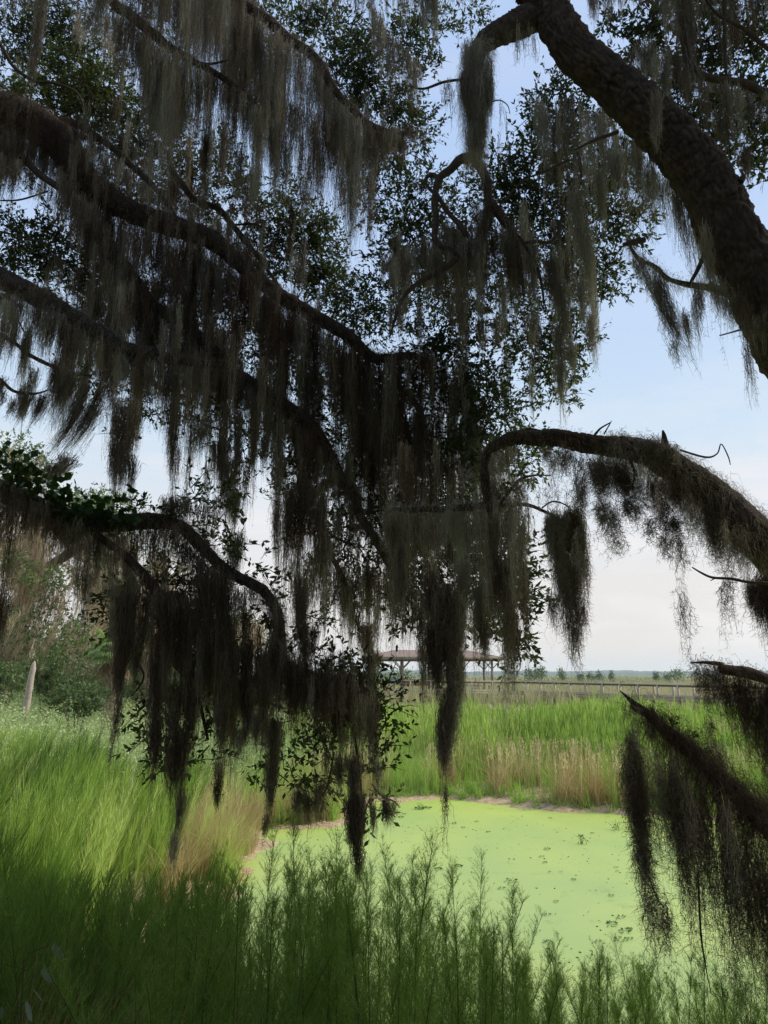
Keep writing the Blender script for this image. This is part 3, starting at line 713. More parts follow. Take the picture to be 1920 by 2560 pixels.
# ================================================================== small trees on the marsh
def marsh_tree(px, pyb, pyt, wpx, d, label, group='small trees standing out on the open marsh', name='marsh_tree', lobes=4, tint=0.4, leaf=0.34):
    b = P(px, pyb, d); top = zof(pyt, d); w2 = wpx / F * d / 2; zb = 0.5
    r_ = empty(name, (b.x, d, zb), label, 'tree', group)
    tm = MB(); lm = MB(); h = top - zb
    tube(tm, [(0, 0, 0), (0.1, 0, h * 0.35), (-0.05, 0, h * 0.7)], [0.10, 0.08, 0.03], 6, 8)
    for q in range(lobes):
        a = q / lobes * 6.28 + random.random(); e_ = (math.cos(a) * w2 * 0.5, math.sin(a) * w2 * 0.5, h * random.uniform(0.5, 0.8))
        tube(tm, [(0, 0, h * 0.3), (e_[0] * .5, e_[1] * .5, h * .5), e_], [0.06, 0.04, 0.02], 5, 6)
        p_ = rng.normal(size=(int(60 + w2 * 35), 3)) * [w2 * 0.30, w2 * 0.30, h * 0.13] + e_
        leaves(lm, p_, leaf, tint, aspect=0.6)
    p_ = rng.normal(size=(60, 3)) * [w2 * 0.25, w2 * 0.25, h * 0.1] + [0, 0, h * 0.85]
    leaves(lm, p_, leaf, tint + 0.1, aspect=0.6)
    ppart(tm, 'trunk', M['bark_far'], r_); ppart(lm, 'crown', M['leaf_far'], r_)
for a in ((1325,1698,1670,44,150,'wide dark marsh bush just right of the shelter on the horizon'),
          (1352,1698,1668,34,152,'rounded marsh bush next right of the widest bush on the horizon'),
          (1405,1696,1671,26,170,'thin half bare marsh tree above the left part of the boardwalk rail'),
          (1452,1697,1684,22,180,'low flat marsh bush left of the three upright ones on the horizon'),
          (1476,1697,1681,20,185,'small marsh bush between two others above the boardwalk rail'),
          (1498,1697,1676,26,180,'bushy marsh tree left of the pointed one on the horizon'),
          (1529,1698,1677,17,175,'narrow pointed marsh tree above the boardwalk rail'),
          (1641,1699,1681,20,175,'small lone marsh bush left of the open crowned tree'),
          (1668,1700,1686,20,180,'low marsh bush at the foot of the open crowned tree'),
          (1692,1700,1672,42,165,'open crowned marsh tree right of the broken branch tip'),
          (925,1700,1672,90,110,'broad green bush behind the left end of the shelter'),
          (1000,1700,1668,80,115,'broad green bush seen between the shelter posts'),
          (850,1702,1680,90,105,'low green bush left of the shelter by the drooping leaves'),
          (1078,1700,1680,60,118,'green bush behind the middle of the shelter')):
    marsh_tree(*a)

# ================================================================== moss hung wood on the left
def bg_oak(name, label, base, trunkr, limbs, crowns, moss, group='moss hung trees of the wood on the left', leaf=0.13, tint=0.4, per=10, moss_tint=0.5, wind=-0.25):
    bx, by = base; bz = Hs(bx, by) - 0.1
    r_ = empty(name, (bx, by, bz), label, 'tree', group)
    org = np.array([bx, by, bz])
    tm = MB()
    for pts, rads in limbs:
        tube(tm, [np.array(p_) - org for p_ in pts], rads, 9, None, rough=0.15)
    tr = ppart(tm, 'trunk', M['bark_far'], r_)
    lm = MB()
    for (px, py, rx, ry, d, cnt) in crowns:
        c = P(px, py, d); k = d / F
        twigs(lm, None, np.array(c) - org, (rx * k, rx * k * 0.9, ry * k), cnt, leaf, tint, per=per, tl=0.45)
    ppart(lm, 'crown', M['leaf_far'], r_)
    mm_ = MB()
    for (px0, px1, py0, py1, lnp, d, cnt) in moss:
        x = px0 + (px1 - px0) * rng.random(cnt); y = py0 + (py1 - py0) * rng.random(cnt)
        rt = np.array([list(P(a_, b_, d)) for a_, b_ in zip(x, y)]); rt[:, 1] += rng.normal(size=cnt) * 1.2
        per_ = 12; i = np.repeat(np.arange(cnt), per_); off = rng.normal(size=(len(i), 3)) * 0.11
        ln = (lnp / F * d) * (0.4 + 0.9 * rng.random(cnt))[i] * (0.5 + 0.5 * rng.random(len(i)))
        le = np.stack([wind * (0.5 + rng.random(cnt)), rng.normal(size=cnt) * 0.05], 1)[i] + rng.normal(size=(len(i), 2)) * 0.05
        strands(mm_, rt[i] + off - org, ln, le, -off * 0.6, 0.00055 * d, np.clip(moss_tint + 0.25 * rng.normal(size=cnt)[i], 0, 1), K=7, wig=0.04)
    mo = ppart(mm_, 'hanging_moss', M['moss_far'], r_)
    return r_
def pt(px, py, d): return tuple(P(px, py, d))
b1 = (-16.0, 31.0)
bg_oak('live_oak', 'tallest background oak at the far left with tan moss blown sideways', b1, 0.5,
    [([(-16, 31, 1.0), (-15.6, 31, 4), pt(90, 1400, 31), pt(60, 1250, 31), pt(50, 1130, 31)], [0.5, 0.42, 0.3, 0.2, 0.05]),
     ([pt(80, 1450, 31), pt(180, 1380, 30), pt(300, 1330, 30)], [0.25, 0.18, 0.05]),
     ([pt(60, 1400, 31), pt(-60, 1300, 31)], [0.25, 0.1])],
    [(30, 1150, 80, 60, 31, 420), (100, 1190, 60, 45, 31, 260), (160, 1290, 80, 50, 30, 300), (-40, 1260, 90, 90, 31, 300), (250, 1290, 60, 45, 30, 240), (40, 1380, 80, 60, 31, 240), (250, 1350, 60, 40, 30, 160), (120, 1450, 70, 30, 28.5, 160), (10, 1400, 60, 30, 28.5, 120), (280, 1430, 50, 30, 28.5, 90), (60, 1580, 120, 90, 29, 620), (170, 1620, 70, 60, 28, 300)],
    [(-30, 330, 1290, 1400, 130, 30, 150), (-30, 150, 1400, 1500, 120, 30, 110), (210, 330, 1420, 1500, 120, 30, 60), (0, 130, 1250, 1400, 130, 30, 60), (-20, 260, 1500, 1620, 90, 28.5, 80), (20, 110, 1120, 1250, 120, 31, 30)], tint=0.55)
b2 = (-11.2, 36.0)
bg_oak('live_oak', 'background oak behind the palm, its branches draped in tan moss', b2, 0.4,
    [([(-11.2, 36, 1.2), (-11.6, 36, 4.5), pt(330, 1450, 36), pt(300, 1320, 36)], [0.4, 0.33, 0.22, 0.05]),
     ([pt(340, 1540, 36), pt(420, 1450, 36), pt(470, 1420, 36)], [0.22, 0.14, 0.05]),
     ([pt(340, 1500, 36), pt(240, 1420, 36), pt(180, 1390, 36)], [0.22, 0.14, 0.05])],
    [(270, 1270, 90, 40, 36, 330), (380, 1400, 110, 60, 36, 330), (230, 1440, 120, 70, 37, 400), (320, 1590, 140, 80, 38, 620), (450, 1500, 90, 80, 37, 330), (200, 1660, 160, 50, 38, 500), (420, 1660, 120, 50, 38, 400), (200, 1250, 40, 25, 36, 110)],
    [(220, 470, 1380, 1500, 120, 35.5, 170), (180, 460, 1520, 1620, 90, 36, 130)], tint=0.4)
bg_oak('live_oak', 'lower background oak with pale hanging moss left of the pond, behind the drooping branch', (-9.0, 46.0), 0.3,
    [([(-9, 46, 1.2), (-9.2, 46, 3.5), pt(590, 1600, 46), pt(600, 1530, 46)], [0.3, 0.24, 0.16, 0.04]),
     ([pt(580, 1640, 46), pt(640, 1560, 46)], [0.14, 0.04]), ([pt(570, 1650, 46), pt(510, 1580, 46)], [0.14, 0.04])],
    [(590, 1545, 60, 45, 46, 300), (640, 1580, 50, 40, 46, 220), (530, 1590, 60, 50, 46, 260), (600, 1660, 90, 45, 47, 380), (500, 1680, 90, 40, 47, 300), (700, 1690, 50, 20, 50, 160)],
    [(520, 660, 1545, 1610, 80, 45.5, 130)], tint=0.5, moss_tint=0.8, wind=-0.08)
bg_oak('live_oak', 'darker rounded tree at the left edge under the tallest oak', (-20.5, 33.0), 0.35,
    [([(-20.5, 33, 1.0), (-20.2, 33, 4), pt(-60, 1450, 33)], [0.35, 0.28, 0.08]), ([(-20.3, 33, 3), pt(20, 1600, 33)], [0.2, 0.05])],
    [(-80, 1500, 130, 150, 33, 700), (0, 1640, 110, 70, 32, 600), (-160, 1350, 150, 150, 34, 600)], [(-60, 60, 1520, 1620, 110, 32, 70)], tint=0.45)

mb = MB()
n_ = 5200; y_ = 38 + 22 * rng.random(n_); x_ = y_ * (-0.60 + 0.42 * rng.random(n_)); z_ = H(x_, y_) + rng.random(n_) ** 1.4 * (1.2 + 3.2 * sstep(-0.16, -0.30, x_ / y_))
c_ = np.repeat(np.stack([x_, y_, z_], 1), 12, 0) + rng.normal(size=(n_ * 12, 3)) * [0.5, 0.5, 0.35]
leaves(mb, c_, 0.22, 0.30 + 0.3 * np.repeat(nz2(np.stack([x_, y_], 1), 0.4), 12))
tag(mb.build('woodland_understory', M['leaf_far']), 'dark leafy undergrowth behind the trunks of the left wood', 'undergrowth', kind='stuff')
# sabal palm
pb = P(272, 1765, 27); px_, py_ = pb.x, 27.0; pz = Hs(px_, py_)
pr = empty('sabal_palm', (px_, py_, pz), 'cabbage palm with a crisscross bark trunk below the moss hung oaks', 'palm')
ph = zof(1632, 27) - pz
tm = MB(); tube(tm, [(0.0, 0, -0.1), (0.06, 0, ph * 0.5), (0.1, 0, ph)], [0.20, 0.17, 0.19], 10, 10)
for q in range(150):                                    # old leaf boots
    z = (q / 150) * ph; a = q * 2.4; 
    d_ = np.array([math.cos(a), math.sin(a), 0.0]); s_ = np.array([-d_[1], d_[0], 0]); c = np.array([0.05 * z / ph * 2, 0, z]) + d_ * 0.16
    u_ = nrm(d_ * 0.55 + np.array([0, 0, 1.0]))
    for sg in (-1, 1):
        e_ = c + u_ * 0.26 + s_ * sg * 0.10
        tm.add([c - s_ * 0.03, c + s_ * 0.03, e_ + s_ * 0.022, e_ - s_ * 0.022], [[0, 1, 2, 3]], 0.8)
ppart(tm, 'trunk', M['palm_trunk'], pr)
for q in range(26):
    a = q * 2.4; el = R(random.uniform(-25, 70)); dead = q % 9 == 4
    if dead: el = R(-60)
    fm = MB(); d_ = np.array([math.cos(a) * math.cos(el), math.sin(a) * math.cos(el), math.sin(el)])
    o_ = np.array([0.1, 0, ph + 0.1]); tip = o_ + d_ * 0.6
    fm.bar(o_, tip, 0.035, 0.02, 0.5)
    s_ = nrm(np.cross(d_, [0, 0, 1])); nn = 26
    for k in range(nn):
        th = R(-110 + 220 * k / (nn - 1)); dv = nrm(d_ * math.cos(th) + s_ * math.sin(th)); ln = 0.6 * (0.75 + 0.25 * math.cos(th))
        pp = tip + dv * ln * 0.55; pe = tip + dv * ln + np.array([0, 0, -0.22])
        w_ = np.cross(dv, np.cross(d_, s_)) * 0.035
        fm.add([tip - w_ * .5, tip + w_ * .5, pp + w_, pp - w_], [[0, 1, 2, 3]], 0.6); fm.add([pp - w_, pp + w_, pe], [[0, 1, 2]], 0.8)
    ppart(fm, 'dead_frond' if dead else 'frond', M['dead_frond' if dead else 'palm'], pr)
# standing dead snag
sb = P(52, 1755, 24); sn = MB(); z0 = Hs(sb.x, 24) - 0.1
tube(sn, [(0, 0, 0), (0.13, 0, 0.9), (0.27, 0, zof(1672, 24) - z0 - 0.1), (0.31, 0, zof(1652, 24) - z0)], [0.15, 0.12, 0.085, 0.012], 12, 26, rough=0.2)
o = sn.build('dead_snag', M['snag']); o.location = (sb.x, 24, z0); tag(o, 'bleached bare broken tree stump standing at the far left', 'dead tree')
# shrubs before the wood
def shrub(px, py, wpx, hpx, d, label, tint=0.35, name='shrub', mat='leaf_far'):
    c = P(px, py, d); z0 = Hs(c.x, d); k = d / F
    r_ = empty(name, (c.x, d, z0), label, 'shrub', 'shrubs at the foot of the wood'); lm = MB(); tm = MB()
    zc = max(0.3, c.z - z0)
    twigs(lm, tm, (0, 0, zc), (wpx * k / 2, wpx * k / 2.2, hpx * k / 2), int(wpx * 5), 0.10, tint, per=10, tl=0.3)
    for q in range(6):
        a = q * 1.05; tube(tm, [(0, 0, -0.05), (math.cos(a) * .2, math.sin(a) * .2, zc * 0.5), (math.cos(a) * wpx * k * .3, math.sin(a) * .4, zc)], [0.03, 0.025, 0.01], 5, 6)
    ppart(lm, 'foliage', M[mat], r_); ppart(tm, 'stem', M['bark_far'], r_)
shrub(195, 1742, 130, 62, 24, 'dark rounded shrub left of the palm trunk', 0.3)
shrub(120, 1700, 90, 60, 30, 'olive green shrub behind the bleached stump', 0.3)
shrub(330, 1725, 80, 60, 33, 'small green shrub right of the palm trunk', 0.3)
shrub(10, 1700, 90, 70, 26, 'green shrub at the left edge beside the bleached stump', 0.45)
shrub(470, 1740, 120, 70, 33, 'dark green shrub at the end of the wood behind the hanging moss', 0.3)
shrub(620, 1735, 130, 60, 38, 'pale green shrub beyond the drooping branch', 0.6)

# ================================================================== the two near live oaks
def world(px, d):
    return [P(a[0], a[1], a[3] if len(a) > 3 else d) for a in px], [a[2] / F * (a[3] if len(a) > 3 else d) * 0.52 for a in px]
def limb(root, org, name, px, d, seg=10, rough=0.12, plates=0.0, n=None, extra=(), mat='bark', label=None):
    """px: (x, y, width in px[, distance]) along a limb; extra: thin side branches, each of the same form"""
    pts, rad = world(px, d); o = np.array(org)
    mb = MB(); C_, r = tube(mb, pts, rad, seg, n or len(pts) * 6, rough=rough, plates=plates)
    for e in extra:
        q, rr = world(e, d); tube(mb, q, rr, 6, len(q) * 5, rough=0.12)
    ob = mb.build(name, M[mat]); ob.parent = root
    ob.location = tuple(-o)
    if label: ob['label'] = label
    return C_, r, ob
def leafmass(par, org, name, items, leaf=0.05, tint=0.42, per=10, tl=0.24, mat='leaf', twig=0.011):
    """items: (px, py, rx, ry, d, twigs) ellipsoids of leafy twigs seen at those places"""
    lm = MB(); tm = MB()
    for (px, py, rx, ry, d, cnt) in items:
        c = P(px, py, d); k = d / F
        twigs(lm, tm, c, (rx * k, max(0.25, (rx + ry) * 0.5 * k * 0.8), ry * k), cnt, leaf, tint + random.uniform(-.08, .12), per=per, tl=tl, tw=twig)
    o = lm.build(name, M[mat]); o.parent = par
    o2 = tm.build('twig', M['bark']); o2.parent = o
    return o, o2
def place(par_root, org, *obs):
    pass

# ---- right oak -----------------------------------------------------------
RB = (5.4, 5.6, Hs(5.4, 5.6) - 0.2)
ro = empty('live_oak', RB, 'large live oak whose thick bare barked limb crosses the upper right', 'tree')
zi = (5.3, 5.7, 4.3)
tb = MB(); tube(tb, [(5.4, 5.6, RB[2]), (5.35, 5.65, 1.8), (5.2, 5.8, 3.6), (4.6, 6.2, 5.6)], [0.62, 0.48, 0.44, 0.33], 28, 40, rough=0.1, plates=0.02)
o = tb.build('trunk', M['bark']); o.parent = ro; o.location = tuple(-np.array(RB))
R1p = [(1310,-30,80),(1365,8,96),(1400,72,112),(1452,142,116),(1516,194,118),(1585,258,130),(1643,312,134),(1701,372,140),(1753,440,144),(1799,521,148),(1845,613,150),(1886,694,152),(1930,790,154),(1985,900,158),(2060,1030,165,6.4)]
R1c, R1r, R1o = limb(ro, RB, 'limb', R1p, 6.5, seg=96, rough=0.09, plates=0.032, n=330,
    extra=[[(1545,330,12),(1481,353,9),(1435,376,4)], [(1590,610,8,6.4),(1560,611,10,6.4),(1610,600,18,6.5)], [(1850,455,20,6.3),(1858,442,14,6.3),(1853,430,3,6.3)]], label='thickest limb, bare ridged bark')
R1a = [(1362,30,88),(1310,52,84),(1284,66,78),(1238,87,68),(1206,112,58),(1190,150,46),(1176,214,36),(1184,278,28),(1189,347,24),(1186,400,24,7.2)]
_, _, R1ao = limb(ro, RB, 'limb', R1a, 6.6, seg=40, rough=0.08, plates=0.02, n=90)
c1, r1_, R1bo = limb(ro, RB, 'branch', [(1190,392,24),(1172,396,28),(1151,399,26),(1125,425,22),(1100,443,20),(1091,470,18),(1087,500,17),(1091,550,16),(1086,590,15),(1100,615,14),(1125,622,12),(1145,640,8)], 7.2, 14,
    extra=[[(1098,446,16),(1080,436,12),(1064,449,10),(1072,470,9),(1095,492,12),(1120,530,13),(1148,562,15),(1168,592,16)], [(1139,648,16),(1105,677,17),(1047,706,14),(1006,747,12),(989,793,9),(975,840,5)], [(1307,608,8),(1340,604,10),(1377,605,10),(1398,573,9),(1406,521,7)]])
c2, r2_, R1co = limb(ro, RB, 'branch', [(1184,395,26),(1205,425,26),(1217,457,26),(1223,503,25),(1245,530,26),(1262,555,24),(1278,573,24),(1290,610,18),(1300,660,12),(1310,740,8)], 7.2, 14,
    extra=[[(1223,503,22),(1212,560,18),(1200,640,12),(1210,700,8)], [(1270,560,12),(1330,640,9),(1352,700,8),(1360,760,5)], [(1262,500,5),(1310,450,6),(1360,430,6),(1420,400,8)]])
R1e, r_, R1eo = limb(ro, RB, 'branch', [(2080,330,34,6.8),(1985,272,28),(1920,237,24),(1857,208,22),(1782,197,20),(1735,174,20),(1712,116,20),(1701,0,20),(1690,-90,20)], 7.0, 12,
    extra=[[(1811,-60,12),(1812,100,11),(1816,190,7)], [(1960,150,14),(1920,122,14),(1857,70,12),(1793,35,9),(1740,-40,6)]])
R2c, R2r, R2o = limb(ro, RB, 'branch', [(1960,860,30,6.6),(1915,820,28),(1874,787,26),(1834,741,24),(1793,723,20),(1724,712,16),(1690,704,13),(1666,694,12),(1643,671,12),(1620,658,11),(1602,654,12),(1580,625,9),(1570,600,5)], 6.6, 12,
    extra=[[(1930,838,7),(1897,824,7),(1863,822,6),(1825,832,4),(1799,839,3)], [(1724,712,9),(1755,650,12),(1785,560,14),(1800,480,14)]])
R3p = [(2140,1700,120,5.7),(2030,1500,112,5.5),(1965,1420,106,5.4),(1915,1364,100,5.3),(1863,1313,98,5.3),(1799,1256,92),(1741,1209,84),(1683,1169,76),(1625,1136,66),(1568,1120,60),(1510,1115,52),(1452,1106,50),(1394,1095,46),(1336,1095,42),(1290,1094,38),(1249,1108,30),(1222,1128,24),(1210,1160,22),(1212,1200,24),(1220,1245,22),(1226,1296,10)]
R3c, R3r, R3o = limb(ro, RB, 'limb', R3p, 5.4, seg=56, rough=0.06, plates=0.014, n=230,
    extra=[[(1668,1150,30),(1663,1115,22),(1660,1090,13),(1657,1076,5)], [(1700,1125,5),(1764,1143,5),(1793,1134,4),(1803,1110,3),(1820,1140,3),(1826,1162,2)], [(1481,1095,7),(1500,1072,5),(1527,1056,3)], [(1510,1085,4),(1529,1052,2)],
           [(1562,1140,5),(1580,1160,6),(1586,1190,5),(1583,1210,3)], [(1290,1080,3),(1320,1072,6),(1350,1076,4)]], label='arching limb shaggy with moss on top')
R3m, r3m, R3mo = limb(ro, RB, 'branch', [(1220,1262,20),(1180,1268,18),(1139,1270,17),(1100,1274,16),(1060,1272,16),(1020,1276,14),(985,1273,9),(960,1290,5)], 5.9, 12,
    extra=[[(1235,1278,8),(1267,1238,9),(1290,1208,8),(1307,1195,7),(1340,1188,5),(1377,1189,3)], [(1235,1265,10),(1296,1261,10),(1325,1264,9),(1353,1275,8),(1385,1290,6),(1415,1304,4)], [(1355,1270,4),(1377,1255,4),(1400,1256,4),(1423,1268,3)]])
R4c, R4r, R4o = limb(ro, RB, 'limb', [(2160,1860,50,5.0),(2040,1760,36,4.7),(1980,1720,28),(1920,1698,25),(1888,1687,26),(1861,1680,26),(1830,1677,25),(1808,1672,22),(1800,1661,12),(1767,1656,8),(1726,1657,3)], 4.5, 14, rough=0.2,
    extra=[[(1960,1460,9),(1920,1458,8),(1869,1455,7),(1828,1447,7),(1782,1444,6),(1755,1433,5),(1730,1418,3)], [(1790,1444,4),(1776,1452,2)]], label='broken ended limb low at the right edge')

# ---- left oak ------------------------------------------------------------
LB = (-8.2, 7.6, Hs(-8.2, 7.6) - 0.2)
lo = empty('live_oak', LB, 'huge live oak spreading moss draped limbs in from the left', 'tree')
tb = MB(); tube(tb, [(-8.2, 7.6, LB[2]), (-8.1, 7.7, 2.6), (-7.9, 7.9, 5.5), (-7.2, 8.3, 8.5), (-6.6, 8.4, 11.5)], [0.85, 0.68, 0.62, 0.5, 0.3], 28, 50, rough=0.1, plates=0.02)
o = tb.build('trunk', M['bark']); o.parent = lo; o.location = tuple(-np.array(LB))
L1p = [(-420,150,120,8.2),(-200,210,112),(0,278,108),(75,302,100),(150,355,96),(200,440,88),(249,482,72),(324,527,62),(417,561,58),(509,590,54),(555,619,48),(613,672,42),(694,735,40),(770,781,38),(868,839,34),(926,890,28),(968,895,22),(1029,888,18),(1070,905,14)]
L1c, L1r, L1o = limb(lo, LB, 'limb', L1p, 8.5, seg=30, rough=0.14, plates=0.018, n=170, label='thickest left limb coated in brown moss')
L2p = [(165,390,70,8.5),(200,470,78),(240,580,64),(320,690,54),(376,770,52),(434,800,50),(520,873,46),(579,931,44),(665,989,44),(723,1024,40),(781,1070,38),(822,1140,38),(845,1190,36),(885,1238,28),(903,1296,24),(949,1360,18),(985,1420,10)]
L2c, L2r, L2o = limb(lo, LB, 'limb', L2p, 8.6, seg=24, rough=0.14, plates=0.014, n=150,
    extra=[[(845,1185,30),(822,1208,26),(790,1228,22),(770,1262,14)], [(799,1270,8),(815,1330,10),(830,1390,11),(852,1435,12),(868,1470,10),(880,1530,7),(915,1600,6),(950,1670,5)], [(810,1320,7),(840,1345,7),(880,1360,5)], [(905,1300,8),(960,1400,8),(1010,1480,6)]])
L3p = [(-260,540,80,7.9),(0,694,58),(116,752,54),(174,790,48),(250,833,44),(301,868,40),(370,885,38),(440,902,26),(520,912,20),(600,905,12)]
L3c, L3r, L3o = limb(lo, LB, 'limb', L3p, 8.0, seg=20, rough=0.14, plates=0.012, n=90,
    extra=[[(301,868,20),(345,920,16),(420,990,10)], [(550,885,14),(590,870,12),(610,868,8)]])
L4c, L4r, L4o = limb(lo, LB, 'branch', [(130,300,14),(160,302,18),(202,315,22),(225,330,20),(249,347,19),(289,376,18),(324,411,18),(370,451,16),(405,492,14),(440,540,8)], 8.7, 10, extra=[[(180,345,10),(215,345,12),(249,350,12)], [(140,300,5),(230,250,5),(200,200,4)]])
L5c, L5r, L5o = limb(lo, LB, 'limb', [(150,-180,34),(278,0,32),(324,35,30),(370,75,28),(428,121,24),(475,148,20),(550,190,17),(620,240,15),(660,288,9)], 8.0, 12, extra=[[(470,150,10),(520,160,8),(570,150,6)]])
L6c, L6r, L6o = limb(lo, LB, 'limb', [(500,-90,34),(613,12,30),(665,46,28),(723,98,28),(775,133,27),(804,168,27),(833,220,22),(880,272,20),(926,312,18),(990,332,12),(1040,330,6)], 8.2, 14, extra=[[(1020,215,5),(1060,222,7),(1110,205,8),(1165,198,8)]])
L7c, L7r, L7o = limb(lo, LB, 'branch', [(420,380,10),(430,425,18),(457,463,20),(492,503,18),(544,521,18),(579,561,16),(613,602,16),(654,654,12),(700,720,7)], 9.3, 10, extra=[[(580,563,6),(630,560,7),(655,568,5)]])
L8c, L8r, L8o = limb(lo, LB, 'branch', [(-60,40,10),(0,110,10),(35,168,10),(87,203,9),(133,208,8),(190,230,7),(210,270,5)], 8.5, 8)
L9c, L9r, L9o = limb(lo, LB, 'branch', [(-80,330,20),(0,370,20),(58,399,20),(104,440,19),(162,480,18),(200,520,16)], 8.1, 10, extra=[[(-20,500,3),(46,500,5),(120,478,5)], [(-20,575,6),(50,590,5),(120,610,4)]])
L11c, L11r, L11o = limb(lo, LB, 'branch', [(-50,800,12),(0,836,11),(35,856,10),(70,885,10),(127,914,10),(179,934,8),(230,940,4)], 7.6, 10, extra=[[(40,790,5),(60,830,4)], [(-40,930,9),(0,949,9),(35,978,8),(87,984,6),(120,975,3)]])
L10p = [(-330,1180,70,6.6),(-60,1210,60),(58,1250,54),(145,1290,52),(202,1303,50),(289,1308,46),(370,1302,42),(420,1306,36),(460,1322,33),(498,1360,31),(555,1418,29),(590,1440,27),(648,1469,27),(676,1498,26),(695,1540,26),(704,1600,22),(706,1643,20)]
L10c, L10r, L10o = limb(lo, LB, 'limb', L10p, 6.5, seg=20, rough=0.14, plates=0.01, n=110, label='low limb bending down over the left bank',
    extra=[[(706,1640,16),(730,1668,14),(770,1682,12),(810,1690,11),(860,1698,9),(903,1712,7),(930,1740,4)], [(706,1630,14),(680,1680,14),(640,1690,12),(600,1720,8)], [(860,1700,8),(880,1800,7),(895,1900,6),(905,1990,4)], [(720,1670,7),(760,1740,6),(800,1830,5),(830,1900,4)]])
L12c, L12r, L12o = limb(lo, LB, 'branch', [(200,1310,16),(300,1380,20),(370,1450,24),(405,1504,26),(418,1560,26),(428,1610,26),(440,1650,26),(465,1682,24),(485,1710,18),(500,1760,10),(520,1850,6)], 6.4, 12,
    extra=[[(410,1510,16),(440,1490,14),(480,1530,10)], [(480,1700,8),(560,1690,8),(620,1716,6)], [(330,1640,5),(360,1690,5),(330,1740,4)]])
L13c, L13r, L13o = limb(lo, LB, 'branch', [(983,905,16),(990,955,17),(1020,985,17),(1041,1012,17),(1058,1050,16),(1064,1090,15),(1076,1117,13),(1100,1150,11),(1116,1174,9),(1130,1240,6)], 8.6, 10,
    extra=[[(955,1080,13),(965,1130,13),(989,1174,13),(1010,1195,12),(1028,1230,11),(1032,1280,7)], [(1060,1085,8),(1100,1095,6),(1140,1097,5)], [(1030,1280,8),(1060,1390,8),(1100,1440,6),(1130,1500,5)], [(1060,1400,5),(1110,1470,5),(1150,1560,4)]])

# ---- leaves: (x, y, rx, ry, distance, number of twigs) --------------------
def crown(par, items, org, **k):
    o, o2 = leafmass(par, org, 'foliage', items, **k)
    # par sits at -org below its root, so world coordinates pass straight through
    return o
crown(R1o, [(1410,230,100,60,8.5,79),(1400,300,100,110,9,302),(1360,380,110,100,9.2,302),(1470,420,110,120,9,302),(1330,470,120,90,9,273),(1560,330,60,80,8.8,115),(1530,520,100,100,8.6,237),(1590,560,50,60,8.4,93),(1620,100,80,60,8,108),(1550,60,60,40,8,79)], RB, leaf=0.062)
crown(R1eo, [(1800,120,110,70,8,360),(1700,220,90,80,8,260),(1860,260,90,70,7.8,260),(1900,80,60,80,8,220),(1760,330,70,60,7.6,170),(1850,370,70,50,7.4,120),(1640,60,60,50,8,120),(1910,420,25,40,7,46),(1740,20,120,40,8,240),(1930,330,40,60,7,60)], RB, leaf=0.062)
crown(R1bo, [(1060,450,60,60,9,120),(1020,540,90,60,9.4,264),(1000,640,70,110,9.4,304),(1100,600,100,90,9.6,320),(1050,740,90,90,9.6,304),(1150,720,100,80,9.6,304),(1130,480,50,50,9.4,88),(960,720,40,60,9.4,88),(1120,660,80,60,9.2,128)], RB, leaf=0.056)
crown(R1co, [(1240,450,80,60,9,180),(1290,520,110,90,9.3,315),(1400,560,100,110,9.3,315),(1470,620,90,90,9,285),(1520,690,60,50,8.8,150),(1310,660,120,100,9.4,360),(1420,740,80,70,9,225),(1270,780,90,60,9.2,180),(1330,850,100,70,9,247),(1400,900,70,50,9,157),(1380,970,70,40,9,120),(1450,850,50,50,8.8,112),(1200,640,80,90,9.4,225),(1440,500,100,70,9,195)], RB, leaf=0.056)
crown(R3mo, [(1200,1330,110,90,7,247),(1250,1420,70,100,7,225),(1280,1500,40,90,6.8,127),(1295,1560,35,50,6.6,52),(1180,1480,110,90,7.2,225),(1290,1640,30,40,6.6,25),(1090,1400,90,90,7.4,195),(1060,1540,80,70,7.4,127),(1270,1160,70,80,8,165),(1320,1130,50,40,8,67)], RB, leaf=0.056)
crown(L5o, [(60,80,90,90,10,460),(180,60,90,70,10,420),(60,180,80,60,10.5,300),(230,170,110,70,10.5,430),(250,250,120,70,10,400),(170,230,80,60,10,240),(330,300,70,70,10,220),(60,20,120,40,10,300),(20,240,50,40,10,160),(380,60,120,60,10.5,260)], LB, leaf=0.055)
crown(L8o, [(170,170,70,50,8.8,170),(110,240,70,40,9,130),(260,220,80,60,9,220),(220,300,80,40,9,170),(40,270,50,40,9,140),(150,280,60,30,9,110)], LB, leaf=0.055, tint=0.75)  # raised tint paints these leaves as lit
crown(L6o, [(700,60,90,50,9.5,330),(830,60,90,60,9.5,330),(900,130,80,70,9.5,360),(940,220,70,60,9.5,280),(860,210,70,60,9.4,260),(1000,80,80,60,9.5,230),(1060,60,70,60,9.5,160),(1050,150,50,50,9.4,100),(1000,270,70,50,9.4,240),(1060,320,40,50,9,90),(980,380,60,60,9.4,240),(560,60,80,40,10,220),(1180,40,60,40,9.5,110),(900,370,80,60,9.6,220),(1010,450,40,40,9.4,60),(930,500,40,60,9.4,110)], LB, leaf=0.056)
crown(L4o, [(330,330,90,50,10,260),(400,400,90,60,10,280),(430,330,60,70,10.2,200),(280,380,80,60,10,220),(480,450,80,60,10,240),(350,480,80,50,10,220),(540,370,50,50,10.4,130)], LB, leaf=0.055)
